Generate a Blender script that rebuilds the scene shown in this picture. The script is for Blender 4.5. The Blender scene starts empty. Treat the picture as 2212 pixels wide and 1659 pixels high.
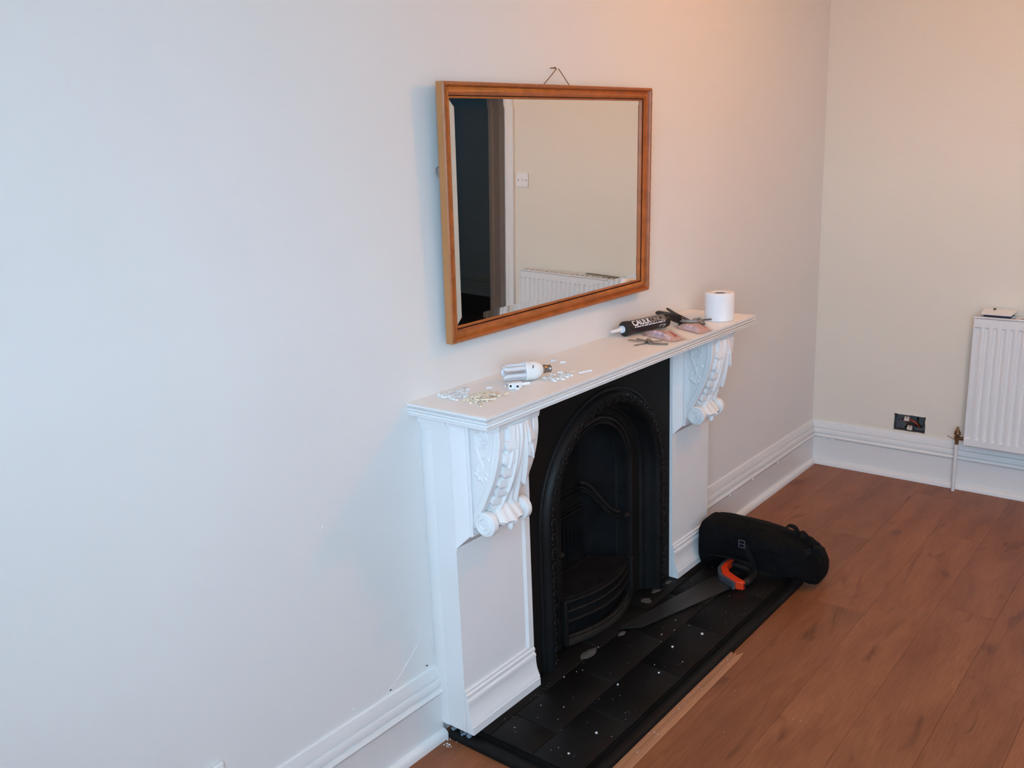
import bpy, math, random
from mathutils import Vector, Matrix
random.seed(7)
R_ = math.radians
scn = bpy.context.scene
COL = scn.collection

# ------------------------------------------------------------------ camera
XC = 3.906                      # right wall
CAM = (-0.6583, -1.714, 1.68)
YAW, PITCH, ROLL, FPX = 0.8878, -0.2544, -0.0399, 2014.45
f_ = Vector((math.sin(YAW)*math.cos(PITCH), math.cos(YAW)*math.cos(PITCH), math.sin(PITCH)))
r_ = Vector((math.cos(YAW), -math.sin(YAW), 0)); u_ = r_.cross(f_)
rr = r_*math.cos(ROLL) + u_*math.sin(ROLL); uu = -r_*math.sin(ROLL) + u_*math.cos(ROLL)
cd = bpy.data.cameras.new('camera'); cam = bpy.data.objects.new('camera', cd); COL.objects.link(cam)
cam.matrix_world = Matrix(((rr.x, uu.x, -f_.x, CAM[0]), (rr.y, uu.y, -f_.y, CAM[1]), (rr.z, uu.z, -f_.z, CAM[2]), (0, 0, 0, 1)))
cd.sensor_fit = 'HORIZONTAL'; cd.sensor_width = 36; cd.lens = FPX*36/2212; cd.clip_start = .02
scn.camera = cam

# ------------------------------------------------------------------ world, daylight, exposure
w = bpy.data.worlds.new('world'); scn.world = w; w.use_nodes = True
SKY_COL, SKY_STR = (.525, .75, 1.0, 1), 22.5
bg = w.node_tree.nodes['Background']; bg.inputs['Strength'].default_value = SKY_STR
# bright hazy sky, slightly brighter towards the zenith
_n, _l = w.node_tree.nodes, w.node_tree.links
_tc = _n.new('ShaderNodeTexCoord'); _sx = _n.new('ShaderNodeSeparateXYZ'); _mr = _n.new('ShaderNodeMapRange'); _vm = _n.new('ShaderNodeVectorMath'); _vm.operation = 'SCALE'
_mr.inputs[1].default_value = 0; _mr.inputs[2].default_value = 1; _mr.inputs[3].default_value = .9; _mr.inputs[4].default_value = 1.2
_vm.inputs[0].default_value = SKY_COL[:3]
_l.new(_tc.outputs['Generated'], _sx.inputs[0]); _l.new(_sx.outputs[2], _mr.inputs[0]); _l.new(_mr.outputs[0], _vm.inputs['Scale']); _l.new(_vm.outputs[0], bg.inputs['Color'])
WX, WY0, WY1, WZ0, WZ1 = -1.20, -3.10, -1.25, 1.12, 2.52      # window opening in the left wall
pl = bpy.data.lights.new('window_portal', 'AREA'); pl.shape = 'RECTANGLE'; pl.size = WY1-WY0; pl.size_y = WZ1-WZ0
pl.cycles.is_portal = True
po = bpy.data.objects.new('window_portal', pl); COL.objects.link(po)
po.location = (WX-.30, (WY0+WY1)/2, (WZ0+WZ1)/2); po.rotation_euler = (R_(90), 0, R_(-90))
LAMP_POS = (2.38, -1.30, 2.20); LAMP_POWER = 520.0
vs = scn.view_settings; vs.view_transform = 'Standard'; vs.look = 'None'; vs.gamma = 1; vs.use_curve_mapping = False
vs.exposure = 0.0

# ------------------------------------------------------------------ materials
def srgb(r, g, b):
    def c(v):
        v /= 255.
        return v/12.92 if v <= .04045 else ((v+.055)/1.055)**2.4
    return (c(r), c(g), c(b), 1)
def mat(name, col, rough=.5, metal=0, var=.0, vscale=8, bump=0, bscale=60, spec=.5, coat=0, stretch=(1, 1, 1), col2=None, bdetail=3, bdist=.002):
    m = bpy.data.materials.new(name); m.use_nodes = True; nt = m.node_tree; N = nt.nodes; L = nt.links
    b = N['Principled BSDF']; b.inputs['Base Color'].default_value = col; b.inputs['Roughness'].default_value = rough
    b.inputs['Metallic'].default_value = metal; b.inputs['Specular IOR Level'].default_value = spec
    if coat: b.inputs['Coat Weight'].default_value = coat; b.inputs['Coat Roughness'].default_value = .15
    tc = N.new('ShaderNodeTexCoord'); mp = N.new('ShaderNodeMapping'); mp.inputs['Scale'].default_value = stretch
    L.new(tc.outputs['Object'], mp.inputs['Vector'])
    if var or col2:
        n = N.new('ShaderNodeTexNoise'); n.inputs['Scale'].default_value = vscale; n.inputs['Detail'].default_value = 4
        L.new(mp.outputs[0], n.inputs['Vector'])
        rp = N.new('ShaderNodeValToRGB'); rp.color_ramp.elements[0].position = .3; rp.color_ramp.elements[1].position = .7
        if col2 is None:
            rp.color_ramp.elements[0].color = tuple(max(0, c*(1-var)) for c in col[:3])+(1,)
            rp.color_ramp.elements[1].color = tuple(min(1, c*(1+var)) for c in col[:3])+(1,)
        else:
            rp.color_ramp.elements[0].color = col; rp.color_ramp.elements[1].color = col2
        L.new(n.outputs[0], rp.inputs[0]); L.new(rp.outputs[0], b.inputs['Base Color'])
    if bump:
        n2 = N.new('ShaderNodeTexNoise'); n2.inputs['Scale'].default_value = bscale; n2.inputs['Detail'].default_value = bdetail
        L.new(mp.outputs[0], n2.inputs['Vector'])
        bp = N.new('ShaderNodeBump'); bp.inputs['Strength'].default_value = bump; bp.inputs['Distance'].default_value = bdist
        L.new(n2.outputs[0], bp.inputs['Height']); L.new(bp.outputs[0], b.inputs['Normal'])
    return m
M = {}
M['wall'] = mat('wall_paint', (.80, .785, .76, 1), .75, var=.012, vscale=1.3, bump=.25, bscale=9, bdetail=6, bdist=.004, spec=.25)
M['paper'] = mat('wall_lining_paper', (.80, .738, .635, 1), .75, var=.01, vscale=2, bump=.30, bscale=110, stretch=(1, .32, 1.2), bdetail=4, bdist=.002, spec=.25)
M['ceiling'] = mat('ceiling_paint', (.82, .81, .79, 1), .8)
M['gloss'] = mat('white_gloss_paint', (.82, .815, .80, 1), .32, var=.01, vscale=5, bump=.12, bscale=30, spec=.5)
M['surround'] = mat('surround_paint', (.87, .865, .855, 1), .42, var=.012, vscale=6, bump=.15, bscale=45, spec=.45)
M['shelf'] = mat('shelf_paint', (.93, .91, .875, 1), .42, var=.012, vscale=5, bump=.12, bscale=40)
M['iron'] = mat('black_cast_iron', (.007, .007, .0072, 1), .5, var=.25, vscale=14, bump=.3, bscale=120, spec=.22)
M['plate'] = mat('black_front_plate', (.0085, .0078, .0070, 1), .65, var=.12, vscale=6, bump=.12, bscale=90, spec=.14)
M['soot'] = mat('sooty_iron', (.0065, .0072, .0080, 1), .75, var=.3, vscale=12, bump=.35, bscale=70, spec=.10)
M['hearth'] = mat('black_painted_tile', (.0052, .0052, .0052, 1), .55, var=.4, vscale=9, bump=.25, bscale=26, bdetail=6, spec=.16)
M['edging'] = mat('black_edging', (.0055, .0055, .0055, 1), .5, var=.3, vscale=20, bump=.2, bscale=50, spec=.18)
M['gold'] = mat('golden_brown_wood', srgb(170, 94, 40), .36, var=.22, vscale=30, bump=.2, bscale=90, spec=.5, col2=None)
M['goldside'] = mat('tan_frame_side', srgb(186, 128, 78), .5, var=.06, vscale=12)
M['brown_line'] = mat('dark_rebate', srgb(70, 26, 12), .5)
M['mirror'] = mat('silvered_glass', (.86, .85, .80, 1), .0, metal=1)
M['cord'] = mat('brown_cord', srgb(110, 84, 66), .8)
M['steel'] = mat('nickel_steel', (.33, .31, .29, 1), .33, metal=1, var=.3, vscale=60)
M['blackplastic'] = mat('black_plastic', (.012, .012, .013, 1), .35)
M['navy'] = mat('navy_label', srgb(34, 30, 44), .38)
M['whiteplastic'] = mat('white_plastic', (.86, .86, .85, 1), .35, spec=.5)
M['creamplastic'] = mat('cream_plastic', srgb(236, 222, 198), .4, var=.03, vscale=90)
M['greyprint'] = mat('grey_print', srgb(160, 150, 138), .5)
M['whiteprint'] = mat('white_print', srgb(240, 238, 240), .5)
M['paleblue'] = mat('pale_blue_plastic', srgb(205, 228, 246), .35)
M['tissue'] = mat('tissue_paper', (.88, .885, .90, 1), .9, bump=.6, bscale=70, spec=.1, stretch=(1, 1, .6))
M['card'] = mat('cardboard_core', srgb(120, 108, 98), .9)
M['lampglass'] = mat('lamp_tube_glass', (.72, .71, .73, 1), .12, spec=.6)
M['pinklabel'] = mat('pink_white_label', srgb(240, 214, 222), .45, var=.04, vscale=60)
M['pinkbag'] = mat('pinkish_card', srgb(232, 190, 178), .45, var=.10, vscale=30)
M['red'] = mat('red_print', srgb(205, 44, 52), .45)
M['purpleprint'] = mat('mauve_print', srgb(176, 140, 168), .5)
M['bag'] = mat('black_nylon', (.0042, .0042, .0048, 1), .85, var=.3, vscale=15, bump=.9, bscale=16, bdist=.02, bdetail=5, spec=.12)
M['strap'] = mat('black_webbing', (.0065, .0065, .007, 1), .75, bump=.4, bscale=300, spec=.14)
M['orange'] = mat('orange_plastic', srgb(226, 62, 24), .4)
M['greyplastic'] = mat('dark_grey_plastic', srgb(72, 76, 84), .5)
M['blade'] = mat('worn_saw_steel', (.045, .044, .042, 1), .42, metal=.6, var=.45, vscale=9, stretch=(.25, 1, 1))
M['strip'] = mat('bare_wood_strip', srgb(176, 120, 84), .6, var=.16, vscale=12, stretch=(.15, 2, 2), bump=.2, bscale=40)
M['rad'] = mat('radiator_enamel', (.80, .80, .80, 1), .35, spec=.5)
M['brass'] = mat('tarnished_brass', srgb(120, 88, 58), .4, metal=.8, var=.3, vscale=80)
M['pipe'] = mat('painted_pipe', (.78, .77, .76, 1), .4)
M['galv'] = mat('galvanised_box', srgb(104, 106, 108), .5, metal=.5, var=.25, vscale=40)
M['darkwire'] = mat('black_cable', srgb(34, 26, 24), .5)
M['redwire'] = mat('red_brown_cable', srgb(150, 60, 34), .5)
M['redwire2'] = mat('dull_red_cable', srgb(116, 46, 44), .5)
M['connector'] = mat('ivory_connector', srgb(214, 200, 190), .5)
M['hallwall'] = mat('hall_blue_grey', srgb(176, 200, 210), .7)
M['halltrim'] = mat('hall_grey_trim', srgb(226, 228, 232), .6)
M['hallfloor'] = mat('hall_dark_floor', srgb(44, 34, 30), .6)
M['navybox'] = mat('navy_plastic', srgb(18, 20, 60), .4)
M['brownchip'] = mat('brown_wood_chip', srgb(104, 82, 68), .7)
M['greystick'] = mat('grey_weathered_wood', srgb(128, 118, 100), .7, var=.15, vscale=30, stretch=(1, .2, 1))
M['fleck'] = mat('white_paint_flake', (.80, .79, .78, 1), .7)
M['greyfleck'] = mat('grey_ash_smear', (.075, .072, .07, 1), .8, var=.3, vscale=40)
M['rubble'] = mat('blue_grey_mortar', srgb(112, 130, 142), .9, var=.35, vscale=45, bump=.6, bscale=60)
M['iron2'] = mat('iron_grate', (.010, .0095, .009, 1), .5, var=.35, vscale=25, bump=.3, bscale=80, spec=.25)
def m_plastic_film():
    m = bpy.data.materials.new('clear_film'); m.use_nodes = True; nt = m.node_tree; N = nt.nodes; L = nt.links
    N.remove(N['Principled BSDF']); t = N.new('ShaderNodeBsdfTransparent'); t.inputs[0].default_value = (.93, .92, .91, 1)
    g = N.new('ShaderNodeBsdfGlossy'); g.inputs['Roughness'].default_value = .18; mx = N.new('ShaderNodeMixShader'); mx.inputs[0].default_value = .16
    L.new(t.outputs[0], mx.inputs[1]); L.new(g.outputs[0], mx.inputs[2]); L.new(mx.outputs[0], N['Material Output'].inputs[0]); return m
M['film'] = m_plastic_film()
def m_pane():
    m = bpy.data.materials.new('window_glass'); m.use_nodes = True; nt = m.node_tree; N = nt.nodes; L = nt.links
    N.remove(N['Principled BSDF']); t = N.new('ShaderNodeBsdfTransparent'); t.inputs[0].default_value = (.95, .97, .97, 1)
    g = N.new('ShaderNodeBsdfGlossy'); g.inputs['Roughness'].default_value = .02; mx = N.new('ShaderNodeMixShader'); mx.inputs[0].default_value = .06
    L.new(t.outputs[0], mx.inputs[1]); L.new(g.outputs[0], mx.inputs[2]); L.new(mx.outputs[0], N['Material Output'].inputs[0]); return m
M['pane'] = m_pane()
def m_emit(name, col, s):
    m = bpy.data.materials.new(name); m.use_nodes = True; N = m.node_tree.nodes
    b = N['Principled BSDF']; b.inputs['Base Color'].default_value = col; b.inputs['Emission Color'].default_value = col; b.inputs['Emission Strength'].default_value = s
    return m
def m_floor():
    m = bpy.data.materials.new('laminate_plank'); m.use_nodes = True; nt = m.node_tree; N = nt.nodes; L = nt.links
    b = N['Principled BSDF']; b.inputs['Roughness'].default_value = .42; b.inputs['Specular IOR Level'].default_value = .35
    tc = N.new('ShaderNodeTexCoord'); oi = N.new('ShaderNodeObjectInfo')
    ad = N.new('ShaderNodeVectorMath'); ad.operation = 'ADD'
    sc = N.new('ShaderNodeVectorMath'); sc.operation = 'SCALE'; sc.inputs['Scale'].default_value = 37
    cb = N.new('ShaderNodeCombineXYZ'); L.new(oi.outputs['Random'], cb.inputs[0]); L.new(oi.outputs['Random'], cb.inputs[1])
    L.new(cb.outputs[0], sc.inputs[0]); L.new(tc.outputs['Object'], ad.inputs[0]); L.new(sc.outputs[0], ad.inputs[1])
    def noise(scale, stretch, detail=5, dist=0):
        mp = N.new('ShaderNodeMapping'); mp.inputs['Scale'].default_value = stretch; L.new(ad.outputs[0], mp.inputs['Vector'])
        n = N.new('ShaderNodeTexNoise'); n.inputs['Scale'].default_value = scale; n.inputs['Detail'].default_value = detail; n.inputs['Distortion'].default_value = dist
        L.new(mp.outputs[0], n.inputs['Vector']); return n
    def ramp(n, p0, c0, p1, c1):
        r = N.new('ShaderNodeValToRGB'); r.color_ramp.elements[0].position = p0; r.color_ramp.elements[0].color = c0
        r.color_ramp.elements[1].position = p1; r.color_ramp.elements[1].color = c1; L.new(n.outputs[0], r.inputs[0]); return r
    def mul(a, b_, fac=1):
        x = N.new('ShaderNodeMix'); x.data_type = 'RGBA'; x.blend_type = 'MULTIPLY'; x.inputs[0].default_value = fac
        L.new(a, x.inputs[6]); L.new(b_, x.inputs[7]); return x.outputs[2]
    base = ramp(noise(5, (.5, 2.2, 1), 3, .6), .3, srgb(138, 81, 50), .7, srgb(160, 99, 63))
    grain = ramp(noise(34, (.35, 5, 1), 6, .4), .3, (.80, .78, .76, 1), .62, (1, 1, 1, 1))
    knots = ramp(noise(4.5, (.55, 1.9, 1), 2, 1.6), .27, (.62, .56, .52, 1), .40, (1, 1, 1, 1))
    hv = N.new('ShaderNodeMapRange'); hv.inputs[3].default_value = .90; hv.inputs[4].default_value = 1.06; L.new(oi.outputs['Random'], hv.inputs[0])
    c = mul(base.outputs[0], grain.outputs[0]); c = mul(c, knots.outputs[0])
    vv = N.new('ShaderNodeVectorMath'); vv.operation = 'SCALE'; L.new(c, vv.inputs[0]); L.new(hv.outputs[0], vv.inputs['Scale'])
    L.new(vv.outputs[0], b.inputs['Base Color'])
    bp = N.new('ShaderNodeBump'); bp.inputs['Strength'].default_value = .12; bp.inputs['Distance'].default_value = .001
    gn = noise(60, (.3, 4, 1), 4); L.new(gn.outputs[0], bp.inputs['Height']); L.new(bp.outputs[0], b.inputs['Normal'])
    return m
M['plank'] = m_floor()

# ------------------------------------------------------------------ mesh helpers
class MB:
    def __init__(s): s.v = []; s.f = []
    def add(s, vs_, fs):
        o = len(s.v); s.v += [tuple(p) for p in vs_]; s.f += [tuple(i+o for i in q) for q in fs]; return s
    def box(s, x0, x1, y0, y1, z0, z1):
        x0, x1 = min(x0, x1), max(x0, x1); y0, y1 = min(y0, y1), max(y0, y1); z0, z1 = min(z0, z1), max(z0, z1)
        return s.add([(x0,y0,z0),(x1,y0,z0),(x1,y1,z0),(x0,y1,z0),(x0,y0,z1),(x1,y0,z1),(x1,y1,z1),(x0,y1,z1)],
                     [(0,3,2,1),(4,5,6,7),(0,1,5,4),(1,2,6,5),(2,3,7,6),(3,0,4,7)])
    def prism(s, pts, fn, a, b):
        """pts: 2-D outline, fn(p, q, t)->xyz with t the extrusion coordinate"""
        n = len(pts)
        return s.add([fn(p[0], p[1], a) for p in pts]+[fn(p[0], p[1], b) for p in pts],
                     [tuple(range(n))[::-1], tuple(range(n, 2*n))]+[(i, (i+1) % n, n+(i+1) % n, n+i) for i in range(n)])
    def rings(s, rings_, closed=False, cap=True, loop=True):
        n = len(rings_[0]); k = len(rings_); vs_ = [p for r in rings_ for p in r]; fs = []
        for j in range(k if closed else k-1):
            j2 = (j+1) % k
            for i in range(n if loop else n-1):
                i2 = (i+1) % n; fs.append((j*n+i, j*n+i2, j2*n+i2, j2*n+i))
        if cap and not closed and loop: fs += [tuple(range(n))[::-1], tuple((k-1)*n+i for i in range(n))]
        return s.add(vs_, fs)
    def tube(s, path, r, n=8, closed=False, cap=True):
        P = [Vector(p) for p in path]; k = len(P); rs = r if isinstance(r, (list, tuple)) else [r]*k
        rings_ = []; up = None
        for i in range(k):
            a = P[(i-1) % k] if (closed or i > 0) else P[i]; b = P[(i+1) % k] if (closed or i < k-1) else P[i]
            t = (b-a).normalized()
            if up is None: up = t.orthogonal().normalized()
            up = (up - t*up.dot(t)); up = up.normalized() if up.length > 1e-6 else t.orthogonal().normalized()
            sd = t.cross(up)
            rings_.append([tuple(P[i]+rs[i]*(math.cos(q*2*math.pi/n)*up+math.sin(q*2*math.pi/n)*sd)) for q in range(n)])
        return s.rings(rings_, closed, cap)
    def lathe(s, prof, o=(0,0,0), ax='z', n=24, cap=True):
        """prof: [(r, h)]"""
        rings_ = []
        for r, h in prof:
            ring = []
            for q in range(n):
                a = q*2*math.pi/n; c, d = r*math.cos(a), r*math.sin(a)
                p = {'z': (c, d, h), 'x': (h, c, d), 'y': (d, h, c)}[ax]
                ring.append((o[0]+p[0], o[1]+p[1], o[2]+p[2]))
            rings_.append(ring)
        return s.rings(rings_, False, cap)
    def ball(s, c, r, n=10, m=6):
        rx, ry, rz = r if isinstance(r, (list, tuple)) else (r, r, r)
        rings_ = []
        for j in range(m+1):
            b = -math.pi/2+math.pi*j/m; e = max(math.cos(b), .02)
            rings_.append([(c[0]+rx*e*math.cos(2*math.pi*i/n), c[1]+ry*e*math.sin(2*math.pi*i/n), c[2]+rz*math.sin(b)) for i in range(n)])
        return s.rings(rings_)
    def build(s, name, m, parent=None, off=None, smooth=35, bevel=0, seg=2):
        me = bpy.data.meshes.new(name)
        if off is None and parent is not None:
            q = parent
            while q.parent: q = q.parent
            off = tuple(q.location) if q.get('world_parts') else (0, 0, 0)
        if off: vs_ = [(a-off[0], b-off[1], c-off[2]) for a, b, c in s.v]
        else: vs_ = s.v
        me.from_pydata(vs_, [], s.f)
        if not isinstance(m, (list, tuple)): m = [m]
        for q in m: me.materials.append(M[q] if isinstance(q, str) else q)
        import bmesh
        bm = bmesh.new(); bm.from_mesh(me); bmesh.ops.recalc_face_normals(bm, faces=bm.faces); bm.to_mesh(me); bm.free()
        if smooth:
            me.polygons.foreach_set('use_smooth', [True]*len(me.polygons)); me.set_sharp_from_angle(angle=R_(smooth))
        o = bpy.data.objects.new(name, me); COL.objects.link(o)
        if parent: o.parent = parent
        if bevel:
            b = o.modifiers.new('bevel', 'BEVEL'); b.width = bevel; b.segments = seg; b.limit_method = 'ANGLE'; b.angle_limit = R_(40)
        return o
def tag(o, label, cat, group=None):
    o['label'] = label; o['category'] = cat
    if group: o['group'] = group
    return o
def thing(name, loc, label, cat, rotz=0, group=None, world=True):
    o = bpy.data.objects.new(name, None); COL.objects.link(o); o.location = loc; o.rotation_euler = (0, 0, rotz); o.empty_display_size = .05
    if world: o['world_parts'] = 1
    return tag(o, label, cat, group)
def struct(o): o['kind'] = 'structure'; return o
def copy_tree(o, parent=None):
    c = o.copy(); COL.objects.link(c); c.parent = parent
    for ch in list(o.children): copy_tree(ch, c)
    return c
def text_mesh(txt, size):
    cu = bpy.data.curves.new('lettering', 'FONT'); cu.body = txt; cu.size = size; cu.resolution_u = 3; cu.offset = size*.03
    ob = bpy.data.objects.new('lettering', cu); COL.objects.link(ob)
    dg = bpy.context.evaluated_depsgraph_get(); me = bpy.data.meshes.new_from_object(ob.evaluated_get(dg))
    import bmesh
    bm = bmesh.new(); bm.from_mesh(me); yy = -.25*size
    while yy < size:
        bmesh.ops.bisect_plane(bm, geom=bm.verts[:]+bm.edges[:]+bm.faces[:], plane_co=(0, yy, 0), plane_no=(0, 1, 0)); yy += size/14
    bm.to_mesh(me); bm.free()
    vs_ = [tuple(v.co) for v in me.vertices]; fs = [tuple(p.vertices) for p in me.polygons]
    bpy.data.objects.remove(ob); bpy.data.curves.remove(cu); bpy.data.meshes.remove(me)
    return vs_, fs
def cat_rom(pts, k=8):
    out = []; P = [Vector(p) for p in pts]; n = len(P)
    for i in range(n-1):
        p0, p1, p2, p3 = P[max(i-1, 0)], P[i], P[i+1], P[min(i+2, n-1)]
        for j in range(k):
            t = j/k
            out.append(.5*((2*p1)+(p2-p0)*t+(2*p0-5*p1+4*p2-p3)*t*t+(3*p1-p0-3*p2+p3)*t**3))
    out.append(P[-1]); return [tuple(p) for p in out]

# ------------------------------------------------------------------ room shell
YB, ZC = -3.45, 2.62            # opposite wall, ceiling height
DY0, DY1, DZ = -2.70, -2.022, 2.14   # door opening in the right wall
SKT = .227
m_ = MB()
m_.box(WX-.25, 1.40, 0, .15, 0, ZC).box(2.20, XC, 0, .15, 0, ZC).box(1.40, 2.20, 0, .15, .99, ZC)
wall_back = struct(m_.build('wall_back', 'wall'))
m_ = MB(); m_.box(1.30, 1.40, .15, .50, 0, 1.2).box(2.20, 2.30, .15, .50, 0, 1.2).box(1.30, 2.30, .50, .60, 0, 1.2).box(1.40, 2.20, .15, .50, .99, 1.2).box(1.40, 2.20, .0, .50, -.08, .0)
struct(m_.build('wall_chimney', 'soot'))
m_ = MB(); HY0, HY1, HZ0, HZ1 = -.552, -.406, .238, .321
m_.box(XC, XC+.12, HY1, .15, 0, ZC).box(XC, XC+.12, HY0, HY1, 0, HZ0).box(XC, XC+.12, HY0, HY1, HZ1, ZC).box(XC, XC+.12, DY1, HY0, 0, ZC)
m_.box(XC, XC+.12, DY0, DY1, DZ, ZC).box(XC, XC+.12, YB-.12, DY0, 0, ZC)
wall_right = struct(m_.build('wall_right', 'paper'))
wall_front = struct(MB().box(WX-.25, XC, YB-.12, YB, 0, ZC).build('wall_front', 'wall'))
m_ = MB(); m_.box(WX-.25, WX, WY1, 0, 0, ZC).box(WX-.25, WX, YB, WY0, 0, ZC).box(WX-.25, WX, WY0, WY1, 0, WZ0).box(WX-.25, WX, WY0, WY1, WZ1, ZC)
wall_left = struct(m_.build('wall_left', 'wall'))
ceiling = struct(MB().box(WX-.25, XC+.12, YB-.12, .15, ZC, ZC+.1).build('ceiling', 'ceiling'))
floor = struct(MB().box(WX-.25, XC+.12, YB-.12, .15, -.08, -.012).build('floor', 'hallfloor'))
# laminate planks
PW, PL = .192, 1.285
y = -.0; row = 0; cache = {}
while y > YB:
    y1 = max(y-PW, YB); x = WX - [0, .43, .86, .21, .64][row % 5]
    while x < XC:
        a, b = max(x, WX), min(x+PL, XC)
        if b-a > .03:
            key = (round(b-a, 3), round(y-y1, 3))
            if key not in cache:
                lx, ly = key; g = .0002
                mb = MB(); e = .0006
                mb.rings([[(g,g-ly,-.012),(lx-g,g-ly,-.012),(lx-g,-g,-.012),(g,-g,-.012)],
                          [(g,g-ly,-e),(lx-g,g-ly,-e),(lx-g,-g,-e),(g,-g,-e)],
                          [(g+e,g+e-ly,0),(lx-g-e,g+e-ly,0),(lx-g-e,-g-e,0),(g+e,-g-e,0)]])
                o = mb.build('plank', 'plank', floor, smooth=0); cache[key] = o.data
            else:
                o = bpy.data.objects.new('plank', cache[key]); COL.objects.link(o); o.parent = floor
            o.location = (a, y, 0)
        x += PL
    y = y1; row += 1
# skirting
BP = [(0,.2365),(.007,.2345),(.0135,.207),(.0135,.201),(.0085,.1995),(.0085,.1975),(.0185,.195),(.0210,.188),(.0205,.174),(.0125,.1715),(.0125,.1690),(.0225,.166),(.0265,.156),(.0235,.149),(.0190,.146),(.0180,.143),(.0180,.028),(.027,.0265),(.0335,.021),(.037,.012),(.0375,0),(0,0)]
BP = [(d_*.95, z_*.965) for d_, z_ in BP]
def skirt_back(x0, x1, mit1):
    return MB().rings([[(x0, -d_, z_) for d_, z_ in BP], [((x1-d_ if mit1 else x1), -d_, z_) for d_, z_ in BP]])
struct(skirt_back(WX, 1.047, False).build('baseboard_back', 'gloss'))
struct(skirt_back(2.52, XC, True).build('baseboard_back', 'gloss'))
def skirt_right(y0, y1, mit):
    return MB().rings([[(XC-d_, (y0-d_ if mit else y0), z_) for d_, z_ in BP], [(XC-d_, y1, z_) for d_, z_ in BP]])
bbr = struct(skirt_right(0, -1.965, True).build('baseboard_right', 'gloss'))
struct(skirt_right(-2.76, YB, False).build('baseboard_right', 'gloss'))
# drips of dried gloss under the skirting bead
for x in (2.66, 2.905, 3.14, 3.42):
    MB().ball((x, -.0225, .139), (.006, .004, .010), 8, 5).build('paint_drip', 'gloss', [o for o in COL.objects if o.name.startswith('baseboard_back')][1])
for yy in (-.07, -.115):
    MB().ball((XC-.0225, yy, .139), (.004, .010, .005), 8, 5).build('paint_drip', 'gloss', bbr)
# peeling paint ridges on the wall beside the chimneypiece
def ridge(pts, r):
    c = cat_rom(pts, 5); n = len(c)
    return MB().tube([(x+random.uniform(-.002, .002), -.0005, z+random.uniform(-.002, .002)) for x, z in [(p[0], p[1]) for p in c]], [r*(.35+.65*math.sin(math.pi*i/(n-1))*random.uniform(.6, 1.1)) for i in range(n)], 6)
ridge([(1.005,.40,0),(.995,.36,0),(.985,.33,0),(.955,.30,0),(.935,.285,0),(.91,.265,0),(.88,.25,0),(.855,.239,0)], .0013).build('paint_ridge', 'wall', wall_back)
ridge([(.99,.40,0),(.975,.405,0),(.955,.39,0),(.935,.385,0)], .0006).build('paint_ridge', 'wall', wall_back)
for (x, z, r) in ((.692,.781,.005),(.345,.86,.003),(2.757,1.164,.0025),(.735,.25,.004)):
    MB().ball((x, -.0005, z), (r, .0018, r*1.3), 8, 5).build('paint_chip', 'wall', wall_back)
for (x, z) in ((1.012,.242),(.868,.239)):
    MB().ball((x, -.001, z), (.0042, .0008, .0024), 8, 4).build('paint_hole', 'darkwire', wall_back)

# ------------------------------------------------------------------ window, door and hallway
win = struct(bpy.data.objects.new('window_1', None)); COL.objects.link(win); win.location = (WX-.12, (WY0+WY1)/2, WZ0); win['world_parts'] = 1
xm = WX-.12
m_ = MB(); fw = .06
m_.box(xm-.03, xm+.03, WY0, WY0+fw, WZ0, WZ1).box(xm-.03, xm+.03, WY1-fw, WY1, WZ0, WZ1).box(xm-.03, xm+.03, WY0+fw, WY1-fw, WZ0, WZ0+fw).box(xm-.03, xm+.03, WY0+fw, WY1-fw, WZ1-fw, WZ1)
m_.box(xm-.025, xm+.025, (WY0+WY1)/2-.03, (WY0+WY1)/2+.03, WZ0+fw, WZ1-fw)
m_.build('window_frame', 'gloss', win)
for a, b in ((WY0+fw, (WY0+WY1)/2-.03), ((WY0+WY1)/2+.03, WY1-fw)):
    MB().box(xm-.003, xm+.003, a, b, WZ0+fw, WZ1-fw).build('pane', 'pane', win)
MB().box(WX-.09, WX+.06, WY0-.05, WY1+.05, WZ0-.03, WZ0).build('window_sill', 'gloss', win, bevel=.004)
door = struct(bpy.data.objects.new('door_1', None)); COL.objects.link(door); door.location = (XC, (DY0+DY1)/2, 0); door['world_parts'] = 1
m_ = MB(); m_.box(XC-.002, XC+.122, DY1-.025, DY1, 0, DZ).box(XC-.002, XC+.122, DY0, DY0+.025, 0, DZ).box(XC-.002, XC+.122, DY0+.025, DY1-.025, DZ-.025, DZ)
m_.build('door_lining', 'gloss', door)
AP = [(0,0),(0,.012),(.008,.018),(.02,.018),(.026,.012),(.045,.012),(.052,.016),(.060,.016),(.064,.008),(.064,0)]   # width, projection
for a, sgn in ((DY1-.012, 1), (DY0+.012, -1)):
    MB().rings([[(XC-h, a+sgn*w_, 0) for w_, h in AP], [(XC-h, a+sgn*w_, DZ+w_-.012) for w_, h in AP]]).build('architrave', 'gloss', door)
MB().rings([[(XC-h, DY0+.012-w_, DZ-.012+w_) for w_, h in AP], [(XC-h, DY1-.012+w_, DZ-.012+w_) for w_, h in AP]]).build('architrave', 'gloss', door)
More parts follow.
